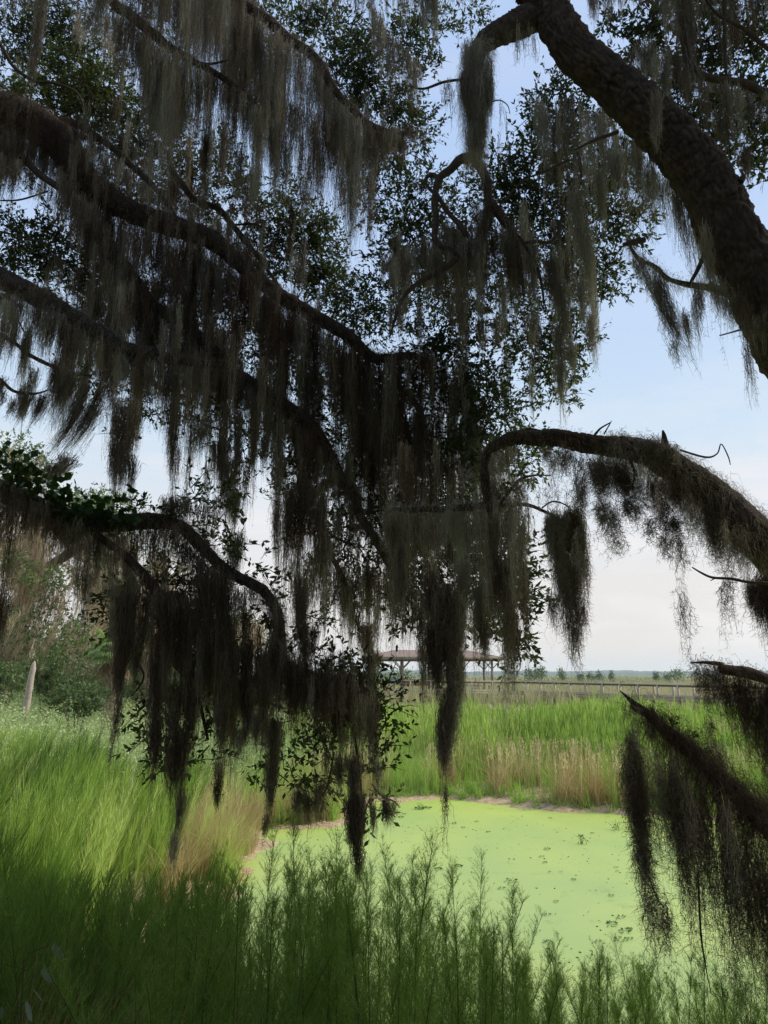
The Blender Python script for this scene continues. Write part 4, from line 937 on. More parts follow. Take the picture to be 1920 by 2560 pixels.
crown(L7o, [(600,490,70,50,10,220),(680,540,70,60,10,300),(760,590,80,50,10,330),(740,660,90,60,10,360),(820,700,80,50,10,340),(880,760,60,50,9.8,260),(650,620,80,50,10,220),(800,560,40,40,10,110),(920,820,50,50,9.6,140),(560,430,60,50,10,140),(500,540,60,50,10,140),(830,620,40,40,10,100),(720,480,60,50,10.2,130)], LB, leaf=0.055)
crown(L9o, [(60,580,100,50,8.8,300),(130,640,90,60,8.8,320),(40,680,90,50,8.8,280),(220,700,90,60,9,280),(20,420,60,40,9,120),(300,760,90,50,9.4,220),(150,560,50,40,9,90)], LB, leaf=0.052, tint=0.5)
crown(L1o, [(560,780,120,70,9.4,304),(450,720,120,70,9.6,264),(640,850,120,70,9.5,304),(760,900,120,70,9.5,320),(860,960,110,70,9.4,320),(960,980,100,80,9.2,336),(1060,960,90,80,9,304),(1150,900,70,80,9,224),(1200,970,80,60,8.8,224),(1250,1030,60,40,8.4,160),(1150,1050,80,60,8.8,240),(1150,850,50,60,9,144),(1060,860,60,50,9,160),(1180,1120,70,50,8.6,160)], LB, leaf=0.055)
crown(L2o, [(700,1100,80,60,9.2,195),(760,1180,70,50,9.2,135),(900,1080,110,70,9.3,300),(980,1160,110,80,9.3,315),(1080,1200,90,80,9.2,270),(920,1250,100,70,9.3,270),(1010,1320,110,80,9.3,285),(860,1340,70,70,9.2,120),(780,1330,60,70,9.2,82),(930,1440,90,80,9.2,165),(1080,1330,80,80,9,195),(870,1520,80,60,9,67),(1020,1480,80,60,9,112),(730,1240,50,40,9,45),(620,1030,60,50,9.4,105)], LB, leaf=0.055)
crown(L3o, [(400,1010,110,50,8.6,90),(480,1060,70,50,8.6,40),(560,1110,60,50,8.6,34),(610,1210,40,40,8.6,26),(520,1000,110,60,9,150),(620,1120,40,60,8.6,50),(240,940,90,50,8.8,90),(330,1080,40,40,8.4,20)], LB, leaf=0.046)
crown(L10o, [(460,1270,50,60,6.6,30),(540,1260,60,40,6.7,40),(570,1360,70,50,6.7,35),(500,1440,60,60,6.7,40),(620,1420,50,40,6.6,25),(350,1265,40,25,6.5,20),(640,1480,40,40,6.5,15),(730,1530,40,40,6.6,25),(770,1640,50,40,6.6,30),(850,1690,80,50,6.6,85),(920,1740,60,70,6.6,95),(960,1790,30,60,6.5,35),(850,1790,70,60,6.7,65),(760,1760,90,60,6.7,60),(780,1900,60,90,6.6,55),(760,1970,50,30,6.5,20),(920,1940,40,60,6.6,30),(950,1860,30,60,6.5,25),(700,1850,40,60,6.6,25),(930,2020,30,30,6.5,9),(640,1960,24,50,6.5,11)], LB, leaf=0.052)
crown(L12o, [(400,1480,120,60,6.8,130),(330,1540,90,60,6.8,95),(480,1560,90,70,6.8,100),(560,1690,60,50,6.6,85),(540,1760,60,50,6.6,55),(380,1850,30,40,6.5,15),(400,1780,70,70,6.7,50),(440,1900,70,60,6.6,40),(510,1880,40,30,6.5,17),(530,1660,40,40,6.6,30),(340,1790,24,40,6.5,11)], LB, leaf=0.050)

# ================================================================== Spanish moss: each hanging mass is a thing of its own
GM = 'spanish moss hanging from the live oaks'
def moss(mb, name, label, cat='spanish moss', origin=None):
    V = np.concatenate(mb.V); o_ = (V.min(0) + V.max(0)) / 2; o_[2] = V[:, 2].max()
    o = mb.build(name, M['moss'], origin=tuple(float(q) for q in o_))
    return tag(o, label, cat, GM)

mb = MB()
curtain(mb, [(-60,-60),(620,-60)], [(-60,60),(0,110),(60,60),(110,60),(200,60),(250,110),(300,200),(360,230),(450,240),(520,330),(560,260),(620,180)], 7.4, step=15, tint=0.55)
beard(mb, 112, -60, 255, 46, 7.2, tint=0.55, dens=1.6); beard(mb, 98, 60, 262, 26, 7.2, tint=0.5, dens=1.4)
beard(mb, 262, -40, 125, 50, 7.0, tint=0.6, dens=1.5, lean=(-0.12, 0)); beard(mb, 230, 20, 120, 30, 7.0, tint=0.6, lean=(-0.2, 0))
moss(mb, 'moss_curtain', 'pale grey moss fringe entering at the top left corner of the canopy')
mb = MB()
curtain(mb, [(290,20),(428,121),(475,148),(550,190),(620,240),(700,300)], [(290,240),(330,270),(370,420),(400,540),(440,560),(470,520),(500,350),(550,380),(580,340),(620,400),(650,540),(700,560)], 7.9, step=9, wpx=(18, 44), tint=0.58, dens=1.25)
curtain(mb, [(360,90),(470,200)], [(360,300),(400,545),(430,560),(470,470)], 7.7, step=10, wpx=(24, 46), tint=0.6, dens=1.5)
shag(mb, L5c, L5r, 3200, 0.14, 0.004, 0.4)
moss(mb, 'moss_curtain', 'dense grey moss on the upper left limb, ending in a heavy beard')
mb = MB()
curtain(mb, [(380,-50),(640,-50)], [(380,150),(450,260),(500,280),(560,240),(600,250),(640,300)], 8.3, step=9, wpx=(20, 46), tint=0.6, dens=1.3)
curtain(mb, [(470,0),(640,60)], [(470,300),(560,400),(640,420)], 8.6, step=10, wpx=(20, 40), tint=0.5, dens=1.2)
curtain(mb, [(560,110),(720,120)], [(560,430),(640,520),(720,520)], 8.8, step=10, wpx=(20, 40), tint=0.45, dens=1.2)
moss(mb, 'moss_curtain', 'thick olive grey moss wall between the two uppermost left limbs')
mb = MB()
curtain(mb, [(600,10),(665,50),(723,98),(775,133),(804,168),(833,225),(880,275),(930,312),(1010,335)], [(600,330),(640,555),(670,545),(700,420),(740,470),(770,500),(800,470),(830,500),(860,600),(885,700),(910,640),(940,560),(970,460),(1010,430)], 8.1, step=8, wpx=(16, 40), tint=0.55, dens=1.25, clump=0.9)
curtain(mb, [(650,200),(900,330)], [(650,470),(720,540),(780,540),(850,640),(900,640)], 8.5, step=10, wpx=(18, 38), tint=0.42, dens=1.1)
beard(mb, 636, 420, 552, 30, 8.0, tint=0.8, dens=2.2); beard(mb, 880, 430, 730, 26, 8.0, tint=0.4, dens=1.5); beard(mb, 925, 440, 690, 22, 8.0, tint=0.45, dens=1.3)
shag(mb, L6c, L6r, 3200, 0.14, 0.004, 0.45)
moss(mb, 'moss_curtain', 'long moss draped from the dark limb descending to the centre top')
mb = MB()
curtain(mb, [(760,-60),(1180,-60)], [(760,70),(800,50),(860,90),(950,120),(1000,130),(1050,60),(1120,40),(1180,30)], 7.6, step=13, tint=0.6)
curtain(mb, [(930,20),(1060,160)], [(930,260),(970,330),(1010,300),(1060,330)], 8.3, step=11, tint=0.5)
beard(mb, 1085, -50, 150, 40, 7.4, tint=0.9, dens=2.0); beard(mb, 1062, -20, 130, 34, 7.4, tint=0.85, dens=1.6)
curtain(mb, [(960,330),(1060,300)], [(960,460),(1000,420),(1060,380)], 8.2, step=14, tint=0.5)
moss(mb, 'moss_curtain', 'whitish moss tuft hanging at the top just left of the bent limb')
# L1 brown moss
mb = MB()
shag(mb, L1c, L1r, 9000, 0.20, 0.0042, 0.12, out=0.9)
shag(mb, L1c[:80], L1r[:80] * 1.15, 4500, 0.26, 0.0042, 0.15)
curtain(mb, [(-60,300),(75,340),(150,400),(200,470),(250,520),(324,560),(417,590),(509,620),(555,650)], [(-60,430),(0,490),(50,520),(100,540),(140,480),(170,640),(200,700),(240,650),(290,760),(340,820),(400,860),(450,890),(500,900),(555,900)], 8.3, step=8, wpx=(16, 40), tint=0.30, dens=1.25)
curtain(mb, [(555,640),(613,690),(694,750),(770,795),(868,855),(930,905)], [(555,900),(600,930),(650,960),(700,1000),(760,1060),(800,1100),(850,1150),(900,1170),(930,1150)], 8.3, step=8, wpx=(18, 42), tint=0.22, dens=1.3)
moss(mb, 'moss_curtain', 'rust brown shaggy moss coating the thickest left limb')
mb = MB()
curtain(mb, [(-40,390),(58,410),(104,450),(170,500)], [(-40,470),(0,500),(40,520),(80,500),(120,560),(170,600)], 8.0, step=13, wpx=(12, 30), tint=0.5, lean=(-0.12, 0))
curtain(mb, [(220,350),(289,385),(370,460),(430,520)], [(220,450),(260,480),(300,500),(370,560),(430,600)], 8.6, step=11, tint=0.6)
curtain(mb, [(430,425),(492,510),(579,565),(660,655)], [(430,560),(500,620),(560,650),(620,740),(660,760)], 9.1, step=10, tint=0.5)
curtain(mb, [(120,620),(300,740)], [(120,780),(300,900)], 8.8, step=14, tint=0.5)
moss(mb, 'moss_curtain', 'scattered grey moss tufts on the thin branches around the brown limb')
# L3 and L2
mb = MB()
shag(mb, L3c, L3r, 5000, 0.15, 0.0042, 0.45)
curtain(mb, [(-60,680),(0,710),(116,765),(174,800),(250,845),(301,880)], [(-60,820),(0,860),(40,900),(90,900),(130,960),(170,1000),(210,1010),(260,1020),(301,1060)], 7.8, step=8, wpx=(16, 38), tint=0.5, lean=(-0.07, 0), dens=1.25)
curtain(mb, [(301,880),(370,900),(440,915),(530,920)], [(301,1080),(340,1010),(390,1090),(430,1160),(470,1080),(530,1060)], 7.9, step=9, wpx=(16, 38), tint=0.5, dens=1.2)
moss(mb, 'moss_curtain', 'grey moss curtain beneath the middle left limb')
mb = MB()
for (x, y0, y1, w_, le) in ((40,800,945,24,-0.1),(75,810,980,26,-0.12),(150,900,1060,40,-0.25),(185,920,1090,44,-0.3),(110,990,1085,40,-0.35),(70,980,1080,34,-0.35),(10,950,1010,26,-0.3),(215,950,1110,44,-0.4),(235,1010,1180,36,-0.5),(200,1010,1190,40,-0.55),(160,930,1060,30,-0.25),(255,960,1120,30,-0.4),(140,1165,1205,60,-0.9),(175,1140,1200,50,-0.8)):
    beard(mb, x, y0, y1, w_, 7.4, tint=0.45, lean=(le, 0), dens=1.8)
curtain(mb, [(-20,955),(35,985),(95,990)], [(-20,1000),(40,1060),(95,1070)], 7.5, step=12, wpx=(14, 28), tint=0.4, lean=(-0.4, 0))
moss(mb, 'windblown_moss', 'dark moss streamers swept sideways by the wind over the left wood')
mb = MB()
beard(mb, 322, 1000, 1268, 74, 6.9, tint=0.42, dens=3.2, taper=0.15, lean=(-0.04, 0)); beard(mb, 300, 1110, 1275, 50, 6.9, tint=0.42, dens=2.4, taper=0.2); beard(mb, 332, 1140, 1280, 30, 6.9, tint=0.35, dens=2)
moss(mb, 'moss_beard', 'heavy dark moss beard hanging alone against the white cloud at left')
mb = MB()
shag(mb, L2c, L2r, 7000, 0.16, 0.0044, 0.3)
curtain(mb, [(210,480),(240,600),(320,700),(376,780),(434,815),(520,890)], [(210,760),(260,830),(320,960),(376,980),(434,1020),(520,1100)], 8.4, step=8, wpx=(18, 42), tint=0.36, dens=1.3)
curtain(mb, [(520,885),(579,940),(665,1000),(723,1035),(781,1080),(822,1150),(850,1200)], [(520,1120),(560,1140),(600,1100),(640,1180),(690,1240),(730,1190),(780,1320),(820,1350),(850,1400)], 8.4, step=8, wpx=(14, 36), tint=0.36, dens=1.25, clump=0.8)
for (x, y0, y1, w_) in ((438,1000,1280,40),(505,1050,1180,22),(560,1090,1290,44),(575,1150,1345,46),(588,1230,1360,50),(545,1100,1230,30),(632,1085,1215,18),(660,1090,1200,20),(700,1060,1420,26),(695,1250,1500,14),(600,1030,1300,30)):
    beard(mb, x, y0, y1, w_, 8.0, tint=0.36, dens=2.0)
moss(mb, 'moss_curtain', 'dark moss fringe of the limb that dives to the centre of the view')
mb = MB()
curtain(mb, [(720,1210),(760,1190),(820,1215)], [(720,1600),(740,1570),(790,1560),(820,1580)], 8.3, step=8, wpx=(18, 40), tint=0.32, dens=1.4)
curtain(mb, [(790,1250),(850,1420),(900,1530),(950,1640)], [(790,1600),(850,1620),(900,1660),(950,1720)], 8.3, step=11, wpx=(14, 34), tint=0.35, dens=1.2)
curtain(mb, [(730,1390),(990,1420)], [(730,1560),(780,1600),(830,1600),(860,1640),(920,1650),(990,1640)], 8.6, step=12, wpx=(14, 30), tint=0.4, dens=1.0)
curtain(mb, [(700,1220),(740,1200)], [(700,1620),(740,1640)], 8.2, step=10, wpx=(16, 30), tint=0.4, dens=1.2)
beard(mb, 915, 1560, 1665, 56, 8.2, tint=0.25, dens=2.2)
moss(mb, 'moss_curtain', 'blackish moss strips dangling below the forked limb tip near the centre')
# centre dense mass
mb = MB()
curtain(mb, [(880,860),(960,900),(1030,895),(1080,915)], [(880,1150),(920,1280),(960,1300),(1000,1260),(1040,1200),(1080,1220)], 8.5, step=11, wpx=(12, 34), tint=0.25, dens=1.2, jit=60, vary=(0.35,1.1))
curtain(mb, [(900,1020),(1200,1040)], [(900,1300),(1000,1330),(1100,1330),(1200,1280)], 8.9, step=9, wpx=(18, 40), tint=0.35, dens=1.2)
curtain(mb, [(1080,870),(1200,1000)], [(1080,1150),(1200,1200)], 8.8, step=10, wpx=(16, 36), tint=0.4, dens=1.2)
shag(mb, L13c, L13r, 1500, 0.16, 0.0044, 0.3)
moss(mb, 'moss_curtain', 'dense brown moss mass at the centre where the limb tips meet')
# right oak: tan beard and cluster below
mb = MB()
k = slice(40, 90)
shag(mb, catmull(np.array([list(P(q[0], q[1], 6.6)) for q in R1a[4:]]), 40), np.linspace(0.10, 0.05, 40), 3000, 0.16, 0.0035, 0.75)
for (x, y0, y1, w_, ti) in ((1178,110,330,60,.6),(1196,190,400,66,.65),(1185,230,395,60,.55),(1212,150,360,44,.7),(1200,290,455,36,.75),(1175,320,430,22,.7),(1222,200,300,26,.6),(1160,180,300,26,.4)):
    beard(mb, x, y0, y1, w_, 6.4, tint=ti, dens=3.0, taper=0.35)
moss(mb, 'moss_beard', 'thick tan and black moss beard on the bent end of the bare limb')
mb = MB()
curtain(mb, [(1270,60),(1345,75)], [(1270,150),(1300,190),(1345,150)], 6.4, step=13, wpx=(10, 22), tint=0.5)
curtain(mb, [(1110,200),(1165,200)], [(1110,300),(1140,360),(1165,330)], 6.6, step=13, wpx=(8, 18), tint=0.4)
for (x, y0, y1, w_) in ((1262,255,400,16),(1250,250,330,10),(1247,330,455,4)): beard(mb, x, y0, y1, w_, 6.6, tint=0.5, n=8)
tm_ = MB(); q_, rr_ = world([(1215,262,4),(1245,250,4),(1268,262,3),(1275,285,2)], 6.6); tube(mb, q_, rr_, 5, 12)
moss(mb, 'moss_tufts', 'short wispy moss tufts under the bend of the bare limb')
mb = MB()
curtain(mb, [(960,640),(1010,620),(1080,600),(1140,560),(1180,600),(1230,560),(1290,590),(1340,620)], [(960,760),(1010,800),(1050,840),(1100,800),(1150,880),(1190,870),(1230,820),(1290,860),(1340,860)], 7.4, step=12, wpx=(14, 36), tint=0.5, dens=1.15)
for (x, y0, y1, w_, ti) in ((1205,510,690,60,.5),(1190,560,830,46,.5),(1160,600,800,40,.45),(1275,575,760,56,.6),(1290,600,840,40,.5),(1060,590,700,26,.4),(1095,640,780,36,.3),(1000,740,860,20,.5),(1240,800,880,22,.6),(1205,800,900,34,.45),(1330,600,800,36,.7),(1120,560,640,40,.5),(1010,650,740,26,.35)):
    beard(mb, x, y0, y1, w_, 7.2, tint=ti, dens=1.9)
shag(mb, c1, r1_, 500, 0.07, 0.0035, 0.5); shag(mb, c2, r2_, 700, 0.09, 0.0035, 0.5)
moss(mb, 'moss_curtain', 'grey moss swaying below the crooked hook shaped branch')
mb = MB()
curtain(mb, [(1340,250),(1440,230),(1540,320),(1560,420)], [(1340,560),(1440,640),(1500,620),(1560,640)], 7.8, step=13, wpx=(14, 34), tint=0.6, dens=1.1, skip=0.1)
for (x, y0, y1, w_, ti) in ((1440,470,780,44,.85),(1465,560,900,40,.85),(1448,700,850,34,.8),(1500,420,640,30,.7),(1535,380,520,44,.7),(1385,620,880,40,.7),(1410,700,960,40,.75),(1398,900,1070,34,.85),(1395,800,1068,30,.8),(1430,860,960,36,.8),(1475,780,930,26,.8),(1370,640,840,28,.4),(1590,330,560,34,.5),(1330,780,900,26,.7)):
    beard(mb, x, y0, y1, w_, 7.6, tint=ti, dens=1.8)
moss(mb, 'moss_curtain', 'pale silvery moss in long tails left of the bare limb')
mb = MB()
curtain(mb, [(1560,350),(1640,400),(1740,520),(1800,640)], [(1560,660),(1600,640),(1640,600),(1680,680),(1720,740),(1760,800),(1800,850)], 6.9, step=12, wpx=(14, 34), tint=0.6, dens=1.1)
for (x, y0, y1, w_, ti) in ((1735,480,740,36,.7),(1760,560,760,30,.7),(1690,470,650,26,.6),(1615,430,580,30,.5)): beard(mb, x, y0, y1, w_, 6.8, tint=ti, dens=1.6)
beard(mb, 1640, 230, 370, 30, 6.1, tint=.6, dens=1.8); beard(mb, 1634, 300, 400, 22, 6.1, tint=.6, dens=1.5)
moss(mb, 'moss_curtain', 'grey moss dangling from the underside of the bare limb')
mb = MB()
curtain(mb, [(1470,-60),(1960,-60)], [(1470,100),(1520,80),(1560,60),(1640,130),(1700,240),(1760,200),(1820,260),(1900,130),(1960,200)], 7.3, step=12, wpx=(16, 40), tint=0.5, dens=1.2)
curtain(mb, [(1580,120),(1700,120),(1790,200),(1860,215),(1940,250)], [(1580,230),(1640,260),(1690,330),(1740,380),(1790,430),(1830,470),(1870,430),(1940,420)], 7.2, step=11, wpx=(16, 36), tint=0.4, dens=1.25)
for (x, y0, y1, w_, ti) in ((1700,-40,320,50,.5),(1715,0,260,60,.45),(1610,110,200,70,.6),(1660,170,290,40,.6),(1800,270,430,40,.4),(1860,370,480,50,.4),(1480,-40,90,26,.5)): beard(mb, x, y0, y1, w_, 7.0, tint=ti, dens=1.8)
moss(mb, 'moss_curtain', 'brownish moss hanging in the top right corner above the bare limb')
mb = MB()
shag(mb, R2c, R2r, 1800, 0.08, 0.003, 0.6)
for (x, y0, y1, w_, le, ti) in ((1595,640,740,34,.1,.6),(1625,665,830,44,.3,.5),(1650,690,860,30,.35,.4),(1640,720,890,24,.35,.5),(1670,760,930,26,.3,.45),(1710,780,930,18,.15,.5),(1680,850,930,14,.2,.5),(1765,560,900,30,0,.6),(1745,700,840,30,0,.6),(1800,700,840,40,0,.6),(1825,740,840,30,0,.5),(1858,760,1000,16,.03,.5),(1845,730,900,26,.05,.4),(1880,800,880,20,0,.6),(1862,860,1015,8,.02,.5),(1905,780,900,22,0,.5),(1733,740,900,14,0,.5)):
    beard(mb, x, y0, y1, w_, 6.3, tint=ti, dens=1.7, lean=(le, 0), puff=1.3)
curtain(mb, [(1660,770),(1700,785),(1740,775)], [(1660,850),(1700,860),(1740,830)], 6.3, step=14, wpx=(6, 14), tint=0.5)
moss(mb, 'moss_curtain', 'wispy moss strands on the slim branch right, against open blue sky')
# R3
mb = MB()
nR = len(R3c)
shag(mb, R3c[:int(nR * .50)], R3r[:int(nR * .50)] * 1.0, 7500, 0.15, 0.0028, 0.62, out=1.0)
shag(mb, R3c[int(nR * .45):], R3r[int(nR * .45):] , 1500, 0.06, 0.0030, 0.45)
for q in range(8): beard(mb, random.uniform(1630,1690), random.uniform(1100,1130), 1190, 30, 5.25, tint=0.5, dens=1.5)
moss(mb, 'moss_coat', 'shaggy olive moss coat on top of the arching limb')
mb = MB()
for (x, y0, y1, w_, le, ti, de) in ((1436,1130,1260,10,0,.5,1.5),(1445,1190,1330,34,0,.5,2.2),(1405,1110,1180,26,0,.5,.8),(1490,1150,1290,40,.05,.3,3),(1512,1160,1270,30,.02,.3,2.4),(1505,1260,1330,40,0,.4,1.6),(1520,1290,1380,20,0,.4,1.4),(1540,1160,1300,30,.25,.15,2.5),(1555,1170,1290,40,.35,.15,2.4),(1580,1250,1330,40,.2,.2,1.8),(1540,1270,1360,60,0,.35,.9),(1600,1200,1300,60,0,.4,.5),(1640,1190,1340,40,0,.25,1.8),(1655,1250,1390,30,.05,.15,2.4),(1685,1190,1330,50,0,.3,2.2),(1690,1300,1340,20,0,.2,2.5),(1670,1340,1410,50,0,.4,.9),(1695,1330,1500,14,.05,.4,2),(1703,1480,1650,18,.02,.4,1.6),(1620,1300,1360,50,0,.4,.7),(1720,1240,1400,20,0,.4,1.5),(1745,1260,1380,40,0,.4,.8),(1785,1280,1400,50,0,.4,1.0),(1795,1330,1470,16,0,.4,1.8),(1815,1320,1460,18,0,.3,2.2),(1805,1440,1620,20,0,.4,1.3),(1820,1400,1580,14,0,.4,1.3),(1780,1290,1400,70,0,.35,.7),(1845,1320,1440,30,0,.4,.8),(1440,1330,1450,12,0,.5,1.3),(1545,1340,1380,40,0,.5,.6)):
    beard(mb, x, y0, y1, w_, 5.3, tint=ti, dens=de * 0.5, lean=(le, 0), puff=1.9, tend=2.2)
curtain(mb, [(1360,1110),(1480,1140),(1600,1165),(1720,1230),(1860,1330)], [(1360,1230),(1480,1300),(1540,1330),(1600,1320),(1660,1380),(1720,1380),(1800,1450),(1860,1440)], 5.3, step=12, wpx=(5, 14), tint=0.45, dens=1.0, vary=(0.25, 0.9), tend=2.0)
moss(mb, 'moss_curtain', 'curly open moss fringe under the arching limb, two tails reaching far down')
mb = MB()
for (x, y0, y1, w_, ti, de) in ((1385,1290,1480,40,.8,3),(1400,1330,1640,52,.7,2.2),(1378,1280,1400,30,.6,2.2),(1430,1270,1500,44,.3,3.2),(1425,1400,1640,56,.35,2.6),(1445,1290,1560,36,.7,2.4),(1370,1300,1440,26,.6,1),(1450,1500,1640,26,.5,1.4),(1462,1380,1530,16,.5,1.2),(1380,1480,1600,24,.5,1.2),(1440,1560,1680,14,.4,1.6),(1428,1540,1700,8,.4,2),(1412,1500,1650,12,.5,1.6),(1410,1290,1420,40,.75,2.4)):
    beard(mb, x, y0, y1, w_, 5.5, tint=ti, dens=de, puff=1.2, tend=1.2)
moss(mb, 'moss_beard', 'bell shaped grey and brown moss beard hanging alone against the pale sky')
mb = MB()
shag(mb, R3m, r3m, 900, 0.10, 0.003, 0.7)
curtain(mb, [(1110,1255),(1180,1250),(1240,1245),(1320,1250)], [(1110,1500),(1150,1560),(1200,1620),(1240,1600),(1270,1640),(1320,1450)], 5.8, step=9, wpx=(14, 36), tint=0.72, dens=1.3, jit=60, vary=(0.4,1.1))
curtain(mb, [(960,1290),(1060,1285),(1110,1285)], [(960,1450),(1000,1530),(1060,1560),(1110,1520)], 6.0, step=11, wpx=(12, 34), tint=0.6, dens=1.1, jit=50, vary=(0.4,1.1))
for (x, y0, y1, w_, ti, de) in ((1000,1360,1620,40,.55,2.2),(985,1290,1450,50,.5,2),(1155,1400,1640,40,.85,2),(1190,1450,1700,40,.8,1.8),(1262,1500,1820,24,.7,1.8),(1265,1400,1640,44,.6,2.2),(1230,1300,1640,44,.35,2.4),(1300,1320,1480,26,.6,1.6),(1210,1550,1690,30,.6,1.6),(1060,1600,1780,20,.6,1.8),(1055,1480,1680,30,.6,1.8)):
    beard(mb, x, y0, y1, w_, 5.8, tint=ti, dens=de, tend=1.0)
beard(mb, 1292, 1180, 1500, 10, 5.6, tint=.5, dens=1.5); beard(mb, 1380, 1110, 1260, 8, 5.4, tint=.5, dens=1.5)
curtain(mb, [(1290,1200),(1420,1210)], [(1290,1300),(1420,1300)], 5.5, step=14, wpx=(5, 12), tint=0.5, vary=(.4, 1))
curtain(mb, [(1230,1130),(1300,1125)], [(1230,1230),(1300,1170)], 5.4, step=11, wpx=(10, 22), tint=0.7)
moss(mb, 'moss_curtain', 'broad pale grey moss curtain under the tip of the arching limb')
mb = MB()
for (x, y0, y1, w_, ti, de) in ((1100,1460,1780,66,.3,3.2),(1090,1560,1800,50,.25,2.8),(1125,1480,1840,60,.45,3.0),(1140,1640,1860,44,.7,2.6),(1112,1760,1985,34,.4,3.2),(1108,1800,2010,26,.4,2.6),(1125,1720,1930,40,.5,2.6),(1145,1500,1700,40,.75,2.2),(1114,1960,2120,6,.4,2.0),(1075,1420,1600,40,.35,2.2)):
    beard(mb, x, y0, y1, w_, 5.6, tint=ti, dens=de, tend=1.0)
moss(mb, 'moss_beard', 'longest black and grey beard hanging down in front of the boardwalk and fennel')
# left lower limb
mb = MB()
shag(mb, L10c[:70], L10r[:70], 4500, 0.15, 0.0034, 0.4)
curtain(mb, [(-80,1180),(0,1190),(58,1240),(145,1290),(200,1310)], [(-80,1430),(0,1600),(30,1500),(70,1420),(110,1400),(160,1430),(200,1450)], 6.4, step=9, wpx=(16, 40), tint=0.42, dens=1.15)
curtain(mb, [(150,1300),(289,1320),(370,1315),(440,1325)], [(150,1430),(200,1440),(260,1560),(300,1600),(350,1600),(400,1560),(440,1440)], 6.4, step=12, wpx=(12, 34), tint=0.45, dens=1.1, vary=(0.4,1.1))
beard(mb, 12, 1480, 1700, 36, 6.3, tint=.2, dens=1.5); beard(mb, 30, 1300, 1620, 14, 6.2, tint=.3, dens=1.2)
moss(mb, 'moss_curtain', 'moss on the low left limb beneath its green vine')
mb = MB()
curtain(mb, [(410,1250),(470,1230),(560,1240)], [(410,1330),(470,1400),(520,1420),(560,1330)], 6.6, step=11, wpx=(8, 20), tint=0.35, vary=(.5, 1))
beard(mb, 440, 1250, 1320, 60, 6.5, tint=.15, dens=2.2, taper=-0.5); beard(mb, 505, 1370, 1560, 22, 6.4, tint=.3, dens=1.6); beard(mb, 560, 1430, 1600, 50, 6.4, tint=.4, dens=2)
curtain(mb, [(440,1330),(498,1370),(555,1430),(640,1475)], [(440,1480),(500,1560),(555,1640),(600,1600),(640,1560)], 6.4, step=10, wpx=(12, 30), tint=0.4, dens=1.1)
beard(mb, 590, 1330, 1500, 50, 6.9, tint=.45, dens=2.2)
moss(mb, 'moss_curtain', 'thin moss and a dark wedge of it on the arch of the low left limb')
mb = MB()
curtain(mb, [(290,1440),(360,1430),(420,1500),(500,1550),(560,1640)], [(290,1880),(330,1780),(370,1800),(420,1800),(500,1780),(560,1760)], 6.2, step=13, wpx=(12, 34), tint=0.42, dens=1.2, vary=(0.4,1.1))
for (x, y0, y1, w_, ti, de, le) in ((318,1480,1780,54,.2,2.6,-.02),(308,1600,1830,34,.3,2.2,-.03),(297,1740,1960,14,.4,2,-.06),(345,1560,1760,40,.4,2,0),(395,1640,1990,44,.5,2.6,0),(392,1800,1995,34,.35,2.6,0),(440,1700,2000,44,.4,2.4,0),(435,1850,2060,36,.35,2.4,0),(462,1820,2080,30,.45,2.2,-.03),(455,1980,2150,22,.6,2.4,-.05),(437,2080,2190,14,.7,2.2,-.04),(480,1700,1950,44,.4,2.2,0),(425,1470,1750,60,.42,2.2,0),(520,1420,1700,60,.4,2.4,0),(530,1560,1800,50,.3,2.2,0),(470,1500,1800,60,.4,2.2,0)):
    beard(mb, x, y0, y1, w_, 6.1, tint=ti, dens=de, lean=(le, 0))
moss(mb, 'moss_curtain', 'long dark beards left of the drooping branch, reaching the green fennel')
mb = MB()
shag(mb, L10c[78:], L10r[78:], 1500, 0.12, 0.0034, 0.35)
curtain(mb, [(560,1730),(640,1700),(690,1600),(720,1660),(800,1690),(900,1715)], [(560,1900),(600,1900),(640,1860),(690,1880),(720,1900),(800,1870),(900,1860)], 6.2, step=12, wpx=(12, 34), tint=0.38, dens=1.2, vary=(0.4,1.1))
for (x, y0, y1, w_, ti, de, le) in ((620,1600,1800,30,.3,3,0),(625,1700,1860,50,.3,2.4,0),(557,1760,1960,40,.4,2,-.02),(550,1900,2050,20,.35,2.2,-.02),(543,1960,2040,18,.2,2.4,-.02),(695,1600,1860,60,.45,2.6,0),(690,1800,2000,50,.45,2.8,-.01),(678,1900,2080,34,.45,2.8,-.02),(664,2040,2110,12,.4,2.2,0),(740,1650,1850,56,.4,2.4,0),(790,1680,1850,50,.35,2.2,0),(850,1680,1830,50,.2,2.8,0),(838,1750,1900,24,.1,3,0),(755,1440,1700,50,.4,2.6,0),(770,1560,1720,60,.4,2.2,0),(640,1780,1900,40,.4,2,0),(600,1820,1920,40,.4,1.6,0),(930,1740,1960,30,.5,2,0),(945,1900,2000,20,.6,1.6,0)):
    beard(mb, x, y0, y1, w_, 6.1, tint=ti, dens=de, lean=(le, 0))
moss(mb, 'moss_curtain', 'thick moss skirt around the end of the drooping left limb')
mb = MB()
for (x, y0, y1, w_, ti, de) in ((885,1890,2080,34,.3,3.2),(886,1990,2170,42,.25,3.4),(895,2020,2200,34,.3,3.2),(897,2120,2270,20,.35,3),(870,2000,2110,16,.3,2.2),(905,1980,2120,18,.5,2.2),(875,2060,2160,14,.3,1.8)):
    beard(mb, x, y0, y1, w_, 6.0, tint=ti, dens=de)
moss(mb, 'moss_beard', 'narrow black moss tail hanging lowest over the pond at the centre')
mb = MB()
